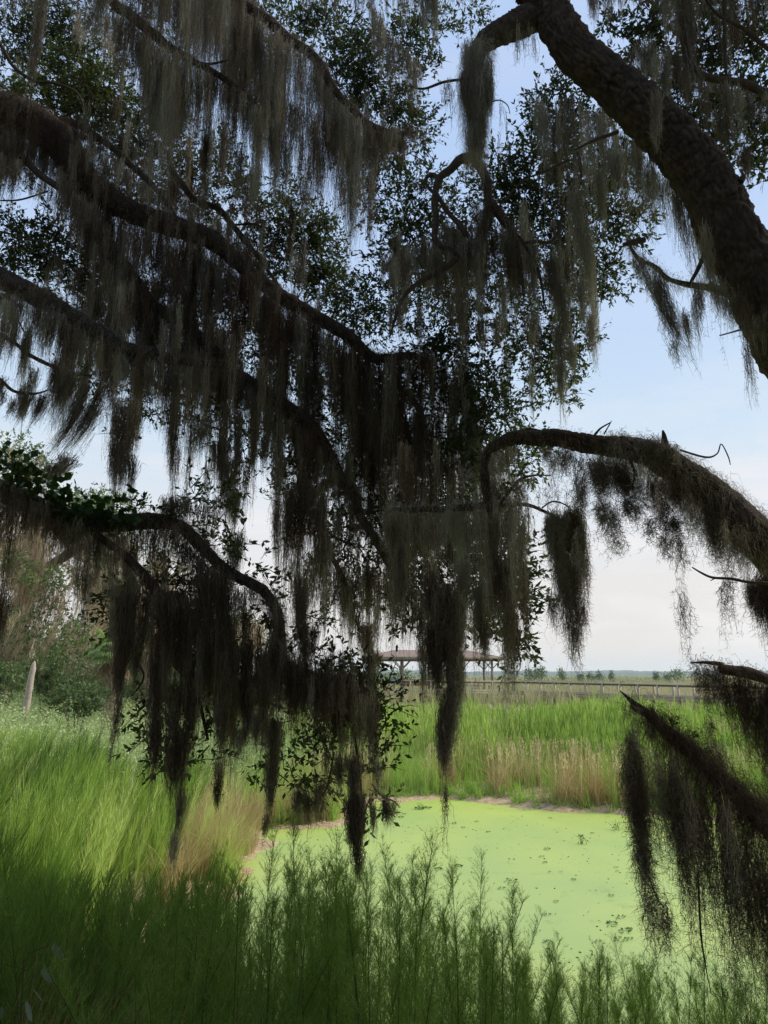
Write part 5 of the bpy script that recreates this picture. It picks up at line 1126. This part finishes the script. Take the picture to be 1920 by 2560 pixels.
# a sagging strand hung with moss like a garland
gp = [(835,1880),(820,1960),(800,1995),(770,2015),(755,2000),(745,1980)]
q_, rr_ = world([(a, b_, 5) for a, b_ in gp], 6.1); C_, r_ = tube(mb, q_, rr_, 6, 30, tint=0.2); shag(mb, C_, r_, 700, 0.12, 0.003, 0.3)
for (x, y0, y1, w_) in ((790,1960,2070,10),(772,1990,2060,10),(745,1975,2050,16),(750,1960,2030,8),(850,1890,2010,18),(848,1900,1990,14),(800,1950,2030,8),(930,2000,2090,12),(970,2000,2070,26),(962,1995,2060,16),(935,2010,2110,10),(983,2010,2050,12),(815,1880,1980,12)):
    beard(mb, x, y0, y1, w_, 6.05, tint=0.4, dens=1.8)
q_, rr_ = world([(930,1960,4),(955,1990,4),(985,2003,3),(1000,2020,2)], 6.05); tube(mb, q_, rr_, 5, 14)
moss(mb, 'moss_garland', 'drooping moss garland and small tufts over the sandy shore')
def fill(mb, x0, x1, y0, y1, cnt, d, lr=(110, 300), wr=(12, 34), tint=0.4, dens=1.2):
    """beards hung among the twigs of a crown"""
    for q in range(cnt):
        x = random.uniform(x0, x1); y = random.uniform(y0, y1); l_ = random.uniform(*lr)
        beard(mb, x, y, y + l_, random.uniform(*wr) * (0.6 + 0.4 * l_ / lr[1]), d + random.uniform(-0.5, 0.6), tint=min(1, max(0, random.gauss(tint, 0.2))), dens=dens * random.uniform(0.6, 1.5))
for (lb, regs) in (
    ('loose moss tufts among the leaves in the upper left corner', [(0, 300, 20, 260, 22, 9.6, (70, 170), (8, 22), .5, .9), (150, 520, 330, 560, 34, 9.4, (90, 240), (10, 30), .5, 1.2)]),
    ('grey moss hanging in the crown between the brown limb and the top limbs', [(280, 620, 120, 420, 30, 9.0, (110, 280), (8, 22), .5, 1.3), (600, 960, 160, 480, 34, 9.0, (110, 280), (8, 22), .45, 1.3), (420, 760, 440, 640, 26, 9.6, (90, 220), (8, 20), .45, 1.2)]),
    ('dark brown moss filling the crown below the brown limb', [(200, 560, 620, 900, 46, 9.0, (120, 300), (16, 36), .3, 1.4), (480, 800, 720, 980, 46, 9.0, (120, 320), (16, 36), .3, 1.4), (700, 960, 880, 1160, 40, 9.0, (120, 280), (16, 34), .25, 1.4)]),
    ('moss tails thickening the crown at the very centre', [(880, 1200, 930, 1280, 56, 9.0, (120, 300), (14, 34), .35, 1.4), (740, 1050, 1240, 1480, 36, 8.9, (90, 230), (10, 26), .35, 1.2), (1180, 1320, 1120, 1200, 12, 8.2, (60, 150), (10, 20), .5, 1.0), (960, 1250, 1090, 1290, 30, 6.4, (120, 300), (10, 30), .4, 1.2), (1080, 1330, 880, 1010, 16, 8.9, (60, 150), (10, 24), .5, 1)]),
    ('pale moss threads among the leaves under the hook shaped branch', [(960, 1320, 560, 760, 34, 8.6, (90, 230), (12, 28), .5, 1.2), (1280, 1500, 500, 800, 26, 8.6, (90, 240), (12, 28), .65, 1.2), (1380, 1560, 240, 420, 14, 8.3, (100, 220), (12, 30), .6, 1.1)]),
    ('drooping moss in the thick of the low left branch, above the fennel', [(300, 590, 1420, 1660, 44, 6.5, (150, 420), (12, 32), .35, 1.3), (560, 940, 1600, 1760, 52, 6.5, (110, 300), (12, 32), .35, 1.3), (560, 700, 1500, 1640, 16, 6.4, (120, 260), (14, 30), .3, 1.3), (180, 330, 1330, 1460, 16, 6.5, (80, 200), (10, 26), .4, 1.1)]),
    ('ragged moss laid over the upper left limbs themselves', [(0, 280, 250, 420, 26, 7.9, (70, 190), (10, 30), .3, 1.2), (250, 760, 500, 760, 34, 7.9, (80, 200), (10, 30), .25, 1.2), (0, 330, 700, 860, 22, 7.6, (80, 200), (10, 28), .5, 1.2), (330, 780, 740, 1040, 30, 7.9, (90, 240), (10, 28), .35, 1.2)]),
    ('moss strips dangling before the shelter roof', [(1150, 1310, 1380, 1520, 16, 5.9, (150, 270), (10, 24), .5, 1.2), (930, 1100, 1400, 1520, 12, 6.6, (100, 230), (10, 22), .45, 1.1)]),
    ('short grey moss in the leaves below the middle left limb', [(60, 520, 820, 960, 36, 8.4, (90, 240), (10, 28), .45, 1.2), (420, 640, 1000, 1180, 20, 8.4, (80, 200), (10, 24), .4, 1.1)])):
    mb = MB()
    for r in regs: fill(mb, r[0], r[1], r[2], r[3], r[4], r[5], r[6], r[7], r[8], r[9])
    moss(mb, 'moss_tufts', lb)
# R4 and the broken branch
mb = MB()
shag(mb, R4c, R4r, 700, 0.07, 0.0026, 0.3)
for (x, y0, y1, w_, ti, de, le) in ((1745,1665,1760,14,.3,1.6,0),(1760,1665,1850,14,.3,2,.02),(1785,1670,1780,18,.3,1.6,.02),(1800,1680,1790,14,.25,2,.04),(1812,1690,1880,18,.2,2.2,.05),(1830,1690,1900,14,.25,2,.05),(1845,1690,1960,20,.2,2.4,.07),(1865,1690,1990,26,.2,2.4,.07),(1885,1700,2050,30,.25,2.2,.06),(1905,1710,2100,30,.2,2.4,.05),(1925,1710,2150,30,.2,2.4,.05),(1770,1800,1880,12,.3,1,0),(1790,1850,1960,40,.5,.8,0),(1950,1720,2150,40,.2,2.2,.03)):
    beard(mb, x, y0, y1, w_, 4.5, tint=ti, dens=de * 0.6, lean=(le, 0), puff=1.3, tend=2.0)
for (x, y0, y1, w_, ti, de) in ((1890,1450,1600,40,.2,2),(1905,1440,1640,36,.15,2.4),(1925,1430,1680,40,.15,2.4),(1875,1460,1560,20,.4,1.4)): beard(mb, x, y0, y1, w_, 4.8, tint=ti, dens=de, puff=1.3, tend=1.6)
moss(mb, 'moss_curtain', 'sparse black moss strings under the broken ended limb at the right edge')

R5p = [(2500,2900,70,3.6),(2200,2420,64,3.4),(2030,2190,56,3.25),(1920,2061,48),(1888,2026,46),(1856,1997,44),(1814,1959,42),(1773,1923,40),(1738,1885,38),(1691,1850,34),(1659,1823,30),(1640,1803,26),(1622,1788,22),(1600,1770,17),(1579,1753,12),(1565,1740,8),(1550,1727,3)]
q_, rr_ = world(R5p, 3.1)
bb = MB(); R5c, R5r = tube(bb, q_, rr_, 26, 130, rough=0.28, plates=0.006)
q2, r2 = world([(1605,1782,14),(1582,1768,12),(1578,1762,8)], 3.08); tube(bb, q2, r2, 8, 10, rough=0.3)
q2, r2 = world([(1650,1812,14),(1640,1790,10),(1630,1772,6),(1626,1768,1)], 3.05); tube(bb, q2, r2, 7, 10, rough=0.3)
bo = [float(v) for v in R5c[0]]; bo[2] = 0.6
o = bb.build('broken_branch', M['bark'], origin=tuple(bo)); tag(o, 'snapped dead branch with a splintered tip, wrapped in dark moss at lower right', 'branch')
mb = MB()
m5 = int(len(R5c) * 0.66)
shag(mb, R5c[:m5 + 10], R5r[:m5 + 10] * 1.0, 7000, 0.05, 0.0016, 0.1, K=6)
shag(mb, R5c[:m5 - 12], R5r[:m5 - 12] * 1.15, 4500, 0.09, 0.0016, 0.15, K=6)
shag(mb, R5c[m5:m5 + 26], R5r[m5:m5 + 26] * 0.7, 400, 0.05, 0.0015, 0.2, K=6)
moss(mb, 'moss_coat', 'matted dark moss wrapped around the snapped branch')
mb = MB()
for (x, y0, y1, w_, ti, de, le) in ((1578,1835,2000,22,.3,1.75,.01),(1582,1900,2160,44,.2,1.47,.05),(1592,1980,2260,40,.2,1.40,.06),(1605,2100,2330,34,.3,1.05,.06),(1620,2230,2420,34,.4,0.56,.05),(1570,1900,2050,26,.5,0.70,0),(1590,1840,1990,10,.4,0.70,.08),(1562,1745,1840,6,.4,0.52,0),(1585,1770,1900,5,.4,0.52,0)):
    beard(mb, x, y0, y1, w_, 3.0, tint=ti, dens=de, lean=(le, 0), puff=1.1, tend=2.2)
moss(mb, 'moss_beard', 'spindle shaped moss beard furthest left under the snapped branch')
mb = MB()
curtain(mb, [(1650,1850),(1690,1890),(1740,1930),(1773,1960),(1814,2000),(1856,2030),(1920,2090),(1990,2180)], [(1650,2300),(1690,2520),(1740,2620),(1800,2640),(1860,2640),(1920,2640),(1990,2640)], 3.05, step=26, wpx=(14, 34), tint=0.25, dens=0.55, vary=(0.45, 1.0), dj=0.22, lean=(0.04, 0), tend=2.2)
for (x, y0, y1, w_, ti, de, le) in ((1680,1900,2360,29,.2,1.88,.04),(1700,2000,2500,27,.2,1.72,.04),(1745,1950,2560,29,.2,1.72,.04),(1800,2000,2600,32,.2,1.72,.05),(1850,2080,2620,34,.2,1.72,.04),(1900,2120,2640,34,.2,1.72,.03),(1655,1950,2200,29,.4,0.86,.02),(1640,1880,2060,24,.6,0.72,-.08),(1660,2250,2440,19,.3,1.00,.02),(1720,1930,2300,19,.2,1.58,.04),(1600,2020,2180,14,.5,0.58,.1),(1625,1960,2200,19,.5,0.64,.08)):
    beard(mb, x, y0, y1, w_, 3.05, tint=ti, dens=de, lean=(le, 0), puff=1.2, tend=2.2)
for pts in ([(1745,2180,5),(1752,2330,5),(1765,2420,3),(1778,2485,2)], [(1592,1960,5),(1608,2000,4),(1625,2026,2)], [(1610,2160,3),(1640,2240,3),(1660,2270,2)]):
    q_, rr_ = world(pts, 3.0); tube(mb, q_, rr_, 6, 16, tint=0.05)
moss(mb, 'moss_curtain', 'wide blackish moss curtain hanging from the snapped branch over the duckweed')
# feathery leaflets sprouting on the snapped branch
def fern(px, py, L_, ang, d, label):
    c = P(px, py, d); mb = MB(); k = L_ / F * d
    a = np.array([math.cos(ang), 0.15, math.sin(ang)]); s_ = np.array([-math.sin(ang), 0.1, math.cos(ang)])
    nn = 9; pts = [a * k * f + np.array([0, 0, -0.25 * k * f * f]) for f in np.linspace(0, 1, 5)]
    tube(mb, pts, [0.0016] * 5, 5, 8)
    for j in range(nn):
        f = 0.25 + 0.75 * j / nn; p_ = a * k * f + np.array([0, 0, -0.25 * k * f * f])
        for sg in (-1, 1):
            u_ = nrm(s_ * sg + a * 0.45); ll = k * 0.42 * math.sin(0.5 + 2.3 * (j + 0.5) / nn)
            leaves(mb, p_[None], ll, 0.3, u_[None], aspect=0.24)
    o = mb.build('feather_leaf', M['leaf'], origin=(0, 0, 0)); o.location = c
    tag(o, label, 'leaf', 'feathery leaves on the snapped branch')
fern(1680, 1822, 44, 1.2, 3.05, 'upright feathery leaf nearest the splintered tip of the snapped branch')
fern(1722, 1840, 28, 0.35, 3.05, 'slanting feathery leaf in the middle of the three on the snapped branch')
fern(1752, 1876, 28, 0.1, 3.05, 'small flat feathery leaf standing clear right of the snapped branch')
# vine along the low left limb
vb = MB()
vp = [(-20,1140),(20,1160),(45,1180),(60,1205),(100,1230),(145,1250),(180,1270),(230,1290),(280,1292),(340,1298)]
q_, rr_ = world([(a, b_, 4) for a, b_ in vp], 6.3); tube(vb, q_, rr_, 6, 40)
vine = empty('creeping_vine', tuple(q_[0]), 'dark green leafy vine running along the low left limb', 'vine')
o = vb.build('stem', M['vine'], ); o.parent = vine; o.location = tuple(-np.array(q_[0]))
lm = MB(); cc = catmull(np.array([list(q) for q in q_]), 200)[rng.integers(0, 200, 520)] + rng.normal(size=(520, 3)) * 0.07 + [0, 0, 0.02]
leaves(lm, cc, 0.085, 0.5, aspect=0.7); o = lm.build('foliage', M['vine']); o.parent = vine; o.location = tuple(-np.array(q_[0]))

# ---- the rest of the crowns, overhead and behind the viewer ----------------
def leaf_block(name, n, rad, leaf):
    mb = MB(); p = nrm(rng.normal(size=(n, 3))) * (rng.random((n, 1)) ** 0.5)
    k = np.array([mnoise.noise(Vector(q * 2.5)) > -0.12 for q in p]); p = p[k] * rad
    leaves(mb, p, leaf, 0.45, aspect=0.5); return mb
blk = leaf_block('foliage', 5200, np.array([2.4, 2.4, 1.3]), 0.17)
first = {}
def crown_copy(root, org, spots):
    src = None
    for (x, y, z, s) in spots:
        if 'o' not in first:
            o = blk.build('foliage', M['leaf']); first['o'] = o
        else:
            o = first['o'].copy(); COL.objects.link(o)
        o.parent = root; o.location = (x - org[0], y - org[1], z - org[2]); o.scale = (s, s, s); o.rotation_euler = (0, 0, random.random() * 6.28)
over_r, over_l = [], []
for x in np.arange(-12, 14, 2.9):
    for y in np.arange(-7, 9, 2.9):
        zmin = CAMZ + max(0, y) * 1.12 + 3.4
        z = max(9.5 + random.uniform(-0.7, 1.2), zmin + 0.8)
        (over_r if x > 1 else over_l).append((x + random.uniform(-.5, .5), y + random.uniform(-.5, .5), z, random.uniform(0.95, 1.2)))
crown_copy(ro, RB, over_r); crown_copy(lo, LB, over_l)
# unseen oaks added behind and beside the viewer to block sky light
for (x, y, lb) in ((-6.5, -8.5, 'unseen oak added to block sky light behind the viewer, to the left'), (0.8, -10.5, 'unseen oak added to block sky light straight behind the viewer'), (8.0, -8.0, 'unseen oak added to block sky light behind the viewer, to the right'), (11.5, -1.0, 'unseen oak added to block sky light right of the viewer'), (-12.5, -1.0, 'unseen oak added to block sky light left of the viewer')):
    z0 = Hs(x, y); r_ = empty('live_oak', (x, y, z0 - 0.1), lb, 'tree', 'unseen live oaks added around the viewer to block light'); tm = MB()
    tube(tm, [(0, 0, 0), (0.2, 0.1, 2.5), (0, 0.3, 6), (0.4, 0, 9)], [0.5, 0.4, 0.3, 0.1], 12, 20, rough=0.15)
    for a in range(5): tube(tm, [(0.1, 0.1, 2.6 + a * .6), (math.cos(a * 1.3) * 1.6, math.sin(a * 1.3) * 1.6, 4.2 + a * .6), (math.cos(a * 1.3) * 3.4, math.sin(a * 1.3) * 3.2, 5.2 + a * .6)], [0.2, 0.15, 0.05], 8, 12, rough=0.15)
    ppart(tm, 'trunk', M['bark'], r_)
    crown_copy(r_, (x, y, z0), [(x + dx, y + dy, z0 + dz, random.uniform(1, 1.3)) for dx, dy, dz in ((-2.2,0,3.6),(2.2,0,3.8),(0,1.2,5.6),(-2.6,-.5,6.4),(2.6,.5,6.6),(0,-1,8.2),(-1.6,1.2,9.5),(1.8,-.6,9.8),(0,0.6,2.4))])

# ================================================================== foreground dog fennel
def fennel_proto(h, seed):
    r0 = np.random.default_rng(seed)
    sm = MB(); lm = MB(); bend = r0.normal(size=2) * 0.10
    def axis(f): return np.stack([bend[0] * f**2 * h, bend[1] * f**2 * h, f * h], -1)
    f = np.linspace(0, 1, 9); tube(sm, axis(f), np.linspace(0.006, 0.0012, 9), 5, 14)
    nb = int(190 * h / 1.8); u = 0.12 + 0.87 * r0.random(nb)
    a = r0.random(nb) * 6.283; ln = h * 0.22 * np.clip(1.25 - u, 0.08, 1) * (0.5 + 0.8 * r0.random(nb))
    an = np.radians(42 - 16 * u + r0.normal(size=nb) * 7)
    d = np.stack([np.cos(a) * np.sin(an), np.sin(a) * np.sin(an), np.cos(an)], 1)
    t_ = np.linspace(0, 1, 5)[None, :, None]; st = axis(u)
    PT = st[:, None] + d[:, None] * ln[:, None, None] * t_; PT[:, :, 2] += (0.10 * ln)[:, None] * np.sin(t_[0, :, 0] * 3.1)[None] + 0.0
    PT[:, :, 2] -= (0.10 * ln)[:, None] * t_[0, :, 0][None]**3
    ribbons(lm, PT, 0.0020, 0.35)
    k = 16; i = np.repeat(np.arange(nb), k); ff = 0.12 + 0.88 * r0.random((nb * k, 1))
    p = st[i] + d[i] * ln[i][:, None] * ff; p[:, 2] += 0.10 * ln[i] * np.sin(ff[:, 0] * 3.1) - 0.10 * ln[i] * ff[:, 0]**3
    dl = nrm(d[i] * 1.0 + r0.normal(size=(nb * k, 3)) * 0.75); l_ = (0.020 + 0.026 * r0.random((nb * k, 1))) * (1.15 - 0.5 * ff)
    Q = np.stack([p, p + dl * l_ * .5, p + dl * l_ + [0, 0, 0.006]], 1)
    ribbons(lm, Q, 0.0018, np.clip(0.5 + r0.normal(size=nb * k) * 0.2, 0, 1))
    # fine side threads
    return sm, lm
def zone_label(px, py, d):
    zx = ('at the left edge', 'in the dark lower left thicket', 'below the rust brown reeds', 'under the long left beards', 'left of the lowest moss tail', 'right of the lowest moss tail', 'before the middle duckweed', 'before the open duckweed', 'left of the black moss curtain', 'under the black moss curtain', 'in the bottom right corner')
    k = int(np.digitize(px, (120, 320, 480, 660, 860, 1040, 1220, 1420, 1600, 1800)))
    row = 'short' if py > np.interp(px, tipline_x, tipline_y) + 120 else ('tall' if py < np.interp(px, tipline_x, tipline_y) + 45 else 'mid height')
    dep = 'nearest' if d < 4.2 else ('middle' if d < 5.3 else 'waterside')
    return f'{row} feathery fennel, {dep} row, {zx[k]}'
protos = []
GF = 'dog fennel on the near bank'
def put_fennel(pi, x, y, h, rz, label, lean=(0.0, 0.0)):
    sm, lm, me = protos[pi]
    z0 = Hs(x, y) if pond_sd(np.array([x]), np.array([y]))[0] > 0 else -0.15
    r_ = empty('dog_fennel', (x, y, z0), label, 'fennel', GF); s_ = h / 1.8
    r_.rotation_euler = (lean[1], lean[0], rz) ; r_.scale = (s_, s_, s_)
    if me is None:
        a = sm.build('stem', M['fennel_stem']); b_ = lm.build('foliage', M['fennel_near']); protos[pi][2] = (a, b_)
    else:
        a = me[0].copy(); b_ = me[1].copy(); COL.objects.link(a); COL.objects.link(b_)
    a.parent = r_; b_.parent = r_
for q in range(7): protos.append([*fennel_proto(1.8, 50 + q), None])
# a few that stand out by their tips against the duckweed: (tip px, tip py, distance)
for (px, py, d, lb) in ((800,2062,4.9,'tallest feathery fennel plume against the duckweed, just left of the lowest moss tail'),
                        (1040,2048,4.6,'slender fennel plume reaching highest right of the lowest moss tail'),
                        (1100,2135,4.7,'curved feathery fennel plume second right of the lowest moss tail'),
                        (1250,2200,4.9,'fennel plume leaning right before the open duckweed'),
                        (1312,2232,5.0,'lone pointed fennel plume at the edge of the open duckweed'),
                        (1540,2340,5.0,'lone fennel plume between the open duckweed and the dark moss curtain'),
                        (690,2110,5.0,'wispy fennel plume over the left sandy shore'),
                        (1180,2190,4.6,'thick bushy fennel plume in the middle of the near stand'),
                        (1416,2375,5.2,'short fennel plume right of the lone pointed one')):
    t_ = P(px, py, d); z0 = Hs(t_.x, t_.y)
    put_fennel(random.randrange(7), t_.x - 0.12, t_.y, max(0.8, (t_.z - z0) / 0.99), random.random() * 6.28, lb, lean=(0.07, 0))
cnt = 0; tries = 0
tipline_x = [-400, 0, 150, 300, 450, 560, 650, 760, 900, 1000, 1100, 1200, 1300, 1400, 1500, 1700, 1920, 2300]
tipline_y = [2040, 2080, 2110, 2150, 2150, 2180, 2150, 2170, 2170, 2120, 2160, 2240, 2310, 2390, 2400, 2400, 2360, 2360]
while cnt < 285 and tries < 5000:
    tries += 1
    d = random.uniform(2.9, 6.2); px = random.uniform(-100, 2000)
    if px < 420 and random.random() < 0.7: continue
    lim = np.interp(px, tipline_x, tipline_y)
    py = lim + abs(random.gauss(0, 1)) * 95 + (0 if random.random() < 0.7 else 60)
    if py > 2700: continue
    t_ = P(px, py, d); x = t_.x; z0 = Hs(x, d)
    h = (t_.z - z0) * 1.01
    if h < 0.75 or h > 2.3: continue
    put_fennel(random.randrange(7), x - 0.12 * h, d, h, random.random() * 6.28, zone_label(px, py, d), lean=(random.uniform(0.05, 0.18), random.uniform(-.05, .05)))
    cnt += 1
mb = MB()
n_ = 900; d_ = 4.2 + 5.0 * rng.random(n_); x_ = (-0.66 + 0.60 * rng.random(n_)) * d_
k = (pond_sd(x_, d_) > 0.5) & ((d_ > 6) | (x_ / d_ < -0.2)); x_, d_ = x_[k], d_[k]
p = np.stack([x_, d_, H(x_, d_) - 0.03], 1)
plume(mb, p, np.minimum(1.15 + 0.55 * rng.random(len(p)), 3.5 - 0.235 * d_ - p[:, 2] ), 110, 0.62, 0.22, 0.0042, 0.4 + 0.3 * nz2(p, 0.6), K=4, wind=(0.12, 0))
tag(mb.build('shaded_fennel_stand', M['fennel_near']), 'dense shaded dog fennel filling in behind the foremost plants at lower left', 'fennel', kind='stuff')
mb = MB()
n_ = 430; d_ = 3.6 + 3.0 * rng.random(n_); x_ = (-0.3 + 0.9 * rng.random(n_)) * d_; z_ = np.where(pond_sd(x_, d_) > 0, H(x_, d_), -0.1)
p = np.stack([x_, d_, z_], 1)
tipz = 3.5 - d_ * np.interp(x_ / d_, [-.3, 0, .1, .25, .55], [.305, .315, .345, .41, .43])
hh = np.maximum(0.5, (tipz - z_) * (0.52 + 0.36 * rng.random(n_)))
plume(mb, p, hh, 80, 0.60, 0.20, 0.0030, 0.45 + 0.3 * nz2(p, 0.8), K=4, wind=(0.10, 0))
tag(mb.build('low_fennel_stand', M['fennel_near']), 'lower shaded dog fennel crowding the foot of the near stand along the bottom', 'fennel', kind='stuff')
# dry stalks and pale leaves at the lower left
mb = MB()
p = []
for q in range(150):
    px = random.uniform(-60, 620); d = random.uniform(3.2, 5.5); t_ = P(px, 2500, d); p.append((t_.x, d, Hs(t_.x, d)))
p = np.array(p); tuft(mb, p, 0.9 + 0.5 * rng.random(len(p)), 10, 0.5, 0.003, 0.3, K=6, wind=(0.3, 0))
tag(mb.build('dry_grass_stalks', M['reed']), 'thin dry grass stalks tangled in the shaded fennel at lower left', 'dry grass', kind='stuff')
def sprig(px, py, d, label, n, rr):
    c = P(px, py, d); z0 = Hs(c.x, d); r_ = empty('seedling', (c.x, d, z0), label, 'plant'); sm = MB(); lm = MB(); h = c.z - z0
    tube(sm, [(0, 0, 0), (0.02, 0, h * 0.6), (0.0, 0, h * 1.0)], [0.006, 0.005, 0.002], 6, 12)
    for q in range(n):
        f = 0.55 + 0.5 * q / n; a = q * 2.4; o_ = np.array([0.01, 0, h * f])
        e_ = o_ + np.array([math.cos(a) * rr * .5, math.sin(a) * rr * .4, 0.03])
        tube(sm, [o_, e_], [0.0015, 0.001], 4, 4)
        u_ = nrm(np.array([math.cos(a) * .7 + .3, math.sin(a) * .5, -0.9])); v_ = nrm(np.cross(u_, rng.normal(size=3)))
        q_ = np.linspace(0, 2 * np.pi, 12, endpoint=False); ll = 0.022 + 0.012 * random.random()
        ov = e_ + u_ * ll + np.cos(q_)[:, None] * u_ * ll + np.sin(q_)[:, None] * v_ * ll * 0.38
        lm.add(np.concatenate([ov, (e_ + u_ * ll)[None]]), np.array([[k2, (k2 + 1) % 12, 12] for k2 in range(12)]), 0.5)
    ppart(sm, 'stem', M['fennel_stem'], r_); ppart(lm, 'foliage', M['pale_leaf'], r_)
sprig(60, 2400, 2.6, 'pale grey leaved sprig among the dark fennel at the lower left', 14, 0.16)
sprig(30, 2530, 2.4, 'pale leaved sprig in the very bottom left corner', 12, 0.14)

# scum and specks drifting on the duckweed
mb = MB(); n_ = 1500; y_ = 7 + 15 * rng.random(n_); x_ = y_ * (-0.2 + 0.75 * rng.random(n_))
p = np.stack([x_, y_, np.full(n_, 0.006)], 1); p = p[(pond_sd(x_, y_) < -0.1)]; p = p[(nz2(p * [0.5, 2, 1], 0.5, 3) > 0.02) | (rng.random(len(p)) < 0.25)]
leaves(mb, p, 0.045, 0.5, rng.normal(size=(len(p), 3)) * [1, 1, 0.12], aspect=0.5)
tag(mb.build('drifting_specks', M['float']), 'tiny dark leaf specks drifting over the duckweed', 'debris', kind='stuff')
# floating plants on the duckweed
fl = [(1280,2201,26),(1145,2166,22),(1255,2220,16),(1095,2173,20),(1370,2286,16),(1374,2179,8),(1402,2179,8),(1434,2199,12),(1391,2253,12),(1362,2156,12),(1355,2141,12),(1369,2122,16),(1528,2238,14),(1554,2292,20),(1531,2310,26),(1563,2327,28),(1575,2322,14),(1554,2348,26),(1575,2346,14),(1496,2353,16),(1371,2355,20),(1450,2089,10),(1480,2083,10),(1377,2045,8),(1452,2088,10),(1220,2079,10),(1135,2059,12),(1158,2069,10),(1192,2054,10),(1510,2397,18),(1567,2391,10),(1540,2168,10),(1542,2178,8),(1490,2226,6),(1350,2236,4),(1637,2322,10),(1050,2021,26),(1070,2020,18),(1002,2043,14),(1010,2035,10),(1560,2092,8),(1572,2112,12)]
src = None
for k_, (px, py, w_) in enumerate(fl):
    c = G(px, py, 0.012); sc = w_ / F * c.y * 0.55
    if src is None:
        mb = MB(); nl = 26; a = rng.random(nl) * 6.28; rr_ = np.sqrt(rng.random(nl)) * 0.9
        cc = np.stack([np.cos(a) * rr_, np.sin(a) * rr_ * 0.6, np.abs(rng.normal(size=nl)) * 0.06], 1)
        dr = np.stack([np.cos(a), np.sin(a), 0.35 + 0.3 * rng.random(nl)], 1); leaves(mb, cc, 0.42, 0.4, dr, aspect=0.6)
        o = mb.build('floating_plant', M['float']); src = o
    else:
        o = src.copy(); COL.objects.link(o)
    o.location = c; o.scale = (sc, sc * 1.1, sc * 0.9); o.rotation_euler = (0, 0, random.random() * 6.28)
    tag(o, ('large' if w_ > 18 else 'small') + ' leaf clump floating ' + ('near the far bank' if py < 2100 else 'beside the fennel tips' if px < 1300 and py > 2150 else 'in the cluster toward the lower right' if px > 1480 and py > 2220 else 'in the middle of the duckweed' if px < 1460 else 'near the black moss'), 'floating plant', 'leaf clumps floating on the pond')
for (px, py, lb) in ((1457,2110,'thin sprouting weed standing in the middle of the duckweed'), (1540,2075,'small sprout standing in the duckweed near the far bank at right'), (1055,2022,'leafy sprout standing in the duckweed near the far shore')):
    c = G(px, py, 0.0); mb = MB(); tuft(mb, np.array([[0, 0, 0.0]]), 0.26, 12, 1.1, 0.012, 0.5); leaves(mb, rng.normal(size=(14, 3)) * [.09, .09, .04] + [0, 0, .1], 0.07, 0.5)
    o = mb.build('water_sprout', M['float']); o.location = c; tag(o, lb, 'water plant', 'sprouts standing in the pond')

# ------------------------------------------------------------------ the hazy air
mb = MB()
mb.box((0, 1000, 20), (4200, 3000, 43))
hm = bpy.data.materials.new('haze_air'); hm.use_nodes = True; t = hm.node_tree; t.nodes.clear()
ho = t.nodes.new('ShaderNodeOutputMaterial'); hv = t.nodes.new('ShaderNodeVolumePrincipled')
hv.inputs['Color'].default_value = (0.72, 0.82, 0.95, 1); hv.inputs['Density'].default_value = 0.0003; hv.inputs['Anisotropy'].default_value = 0.2
t.links.new(hv.outputs[0], ho.inputs['Volume'])
HAZE = True
if HAZE:
    tag(mb.build('haze', hm), kind='stuff')
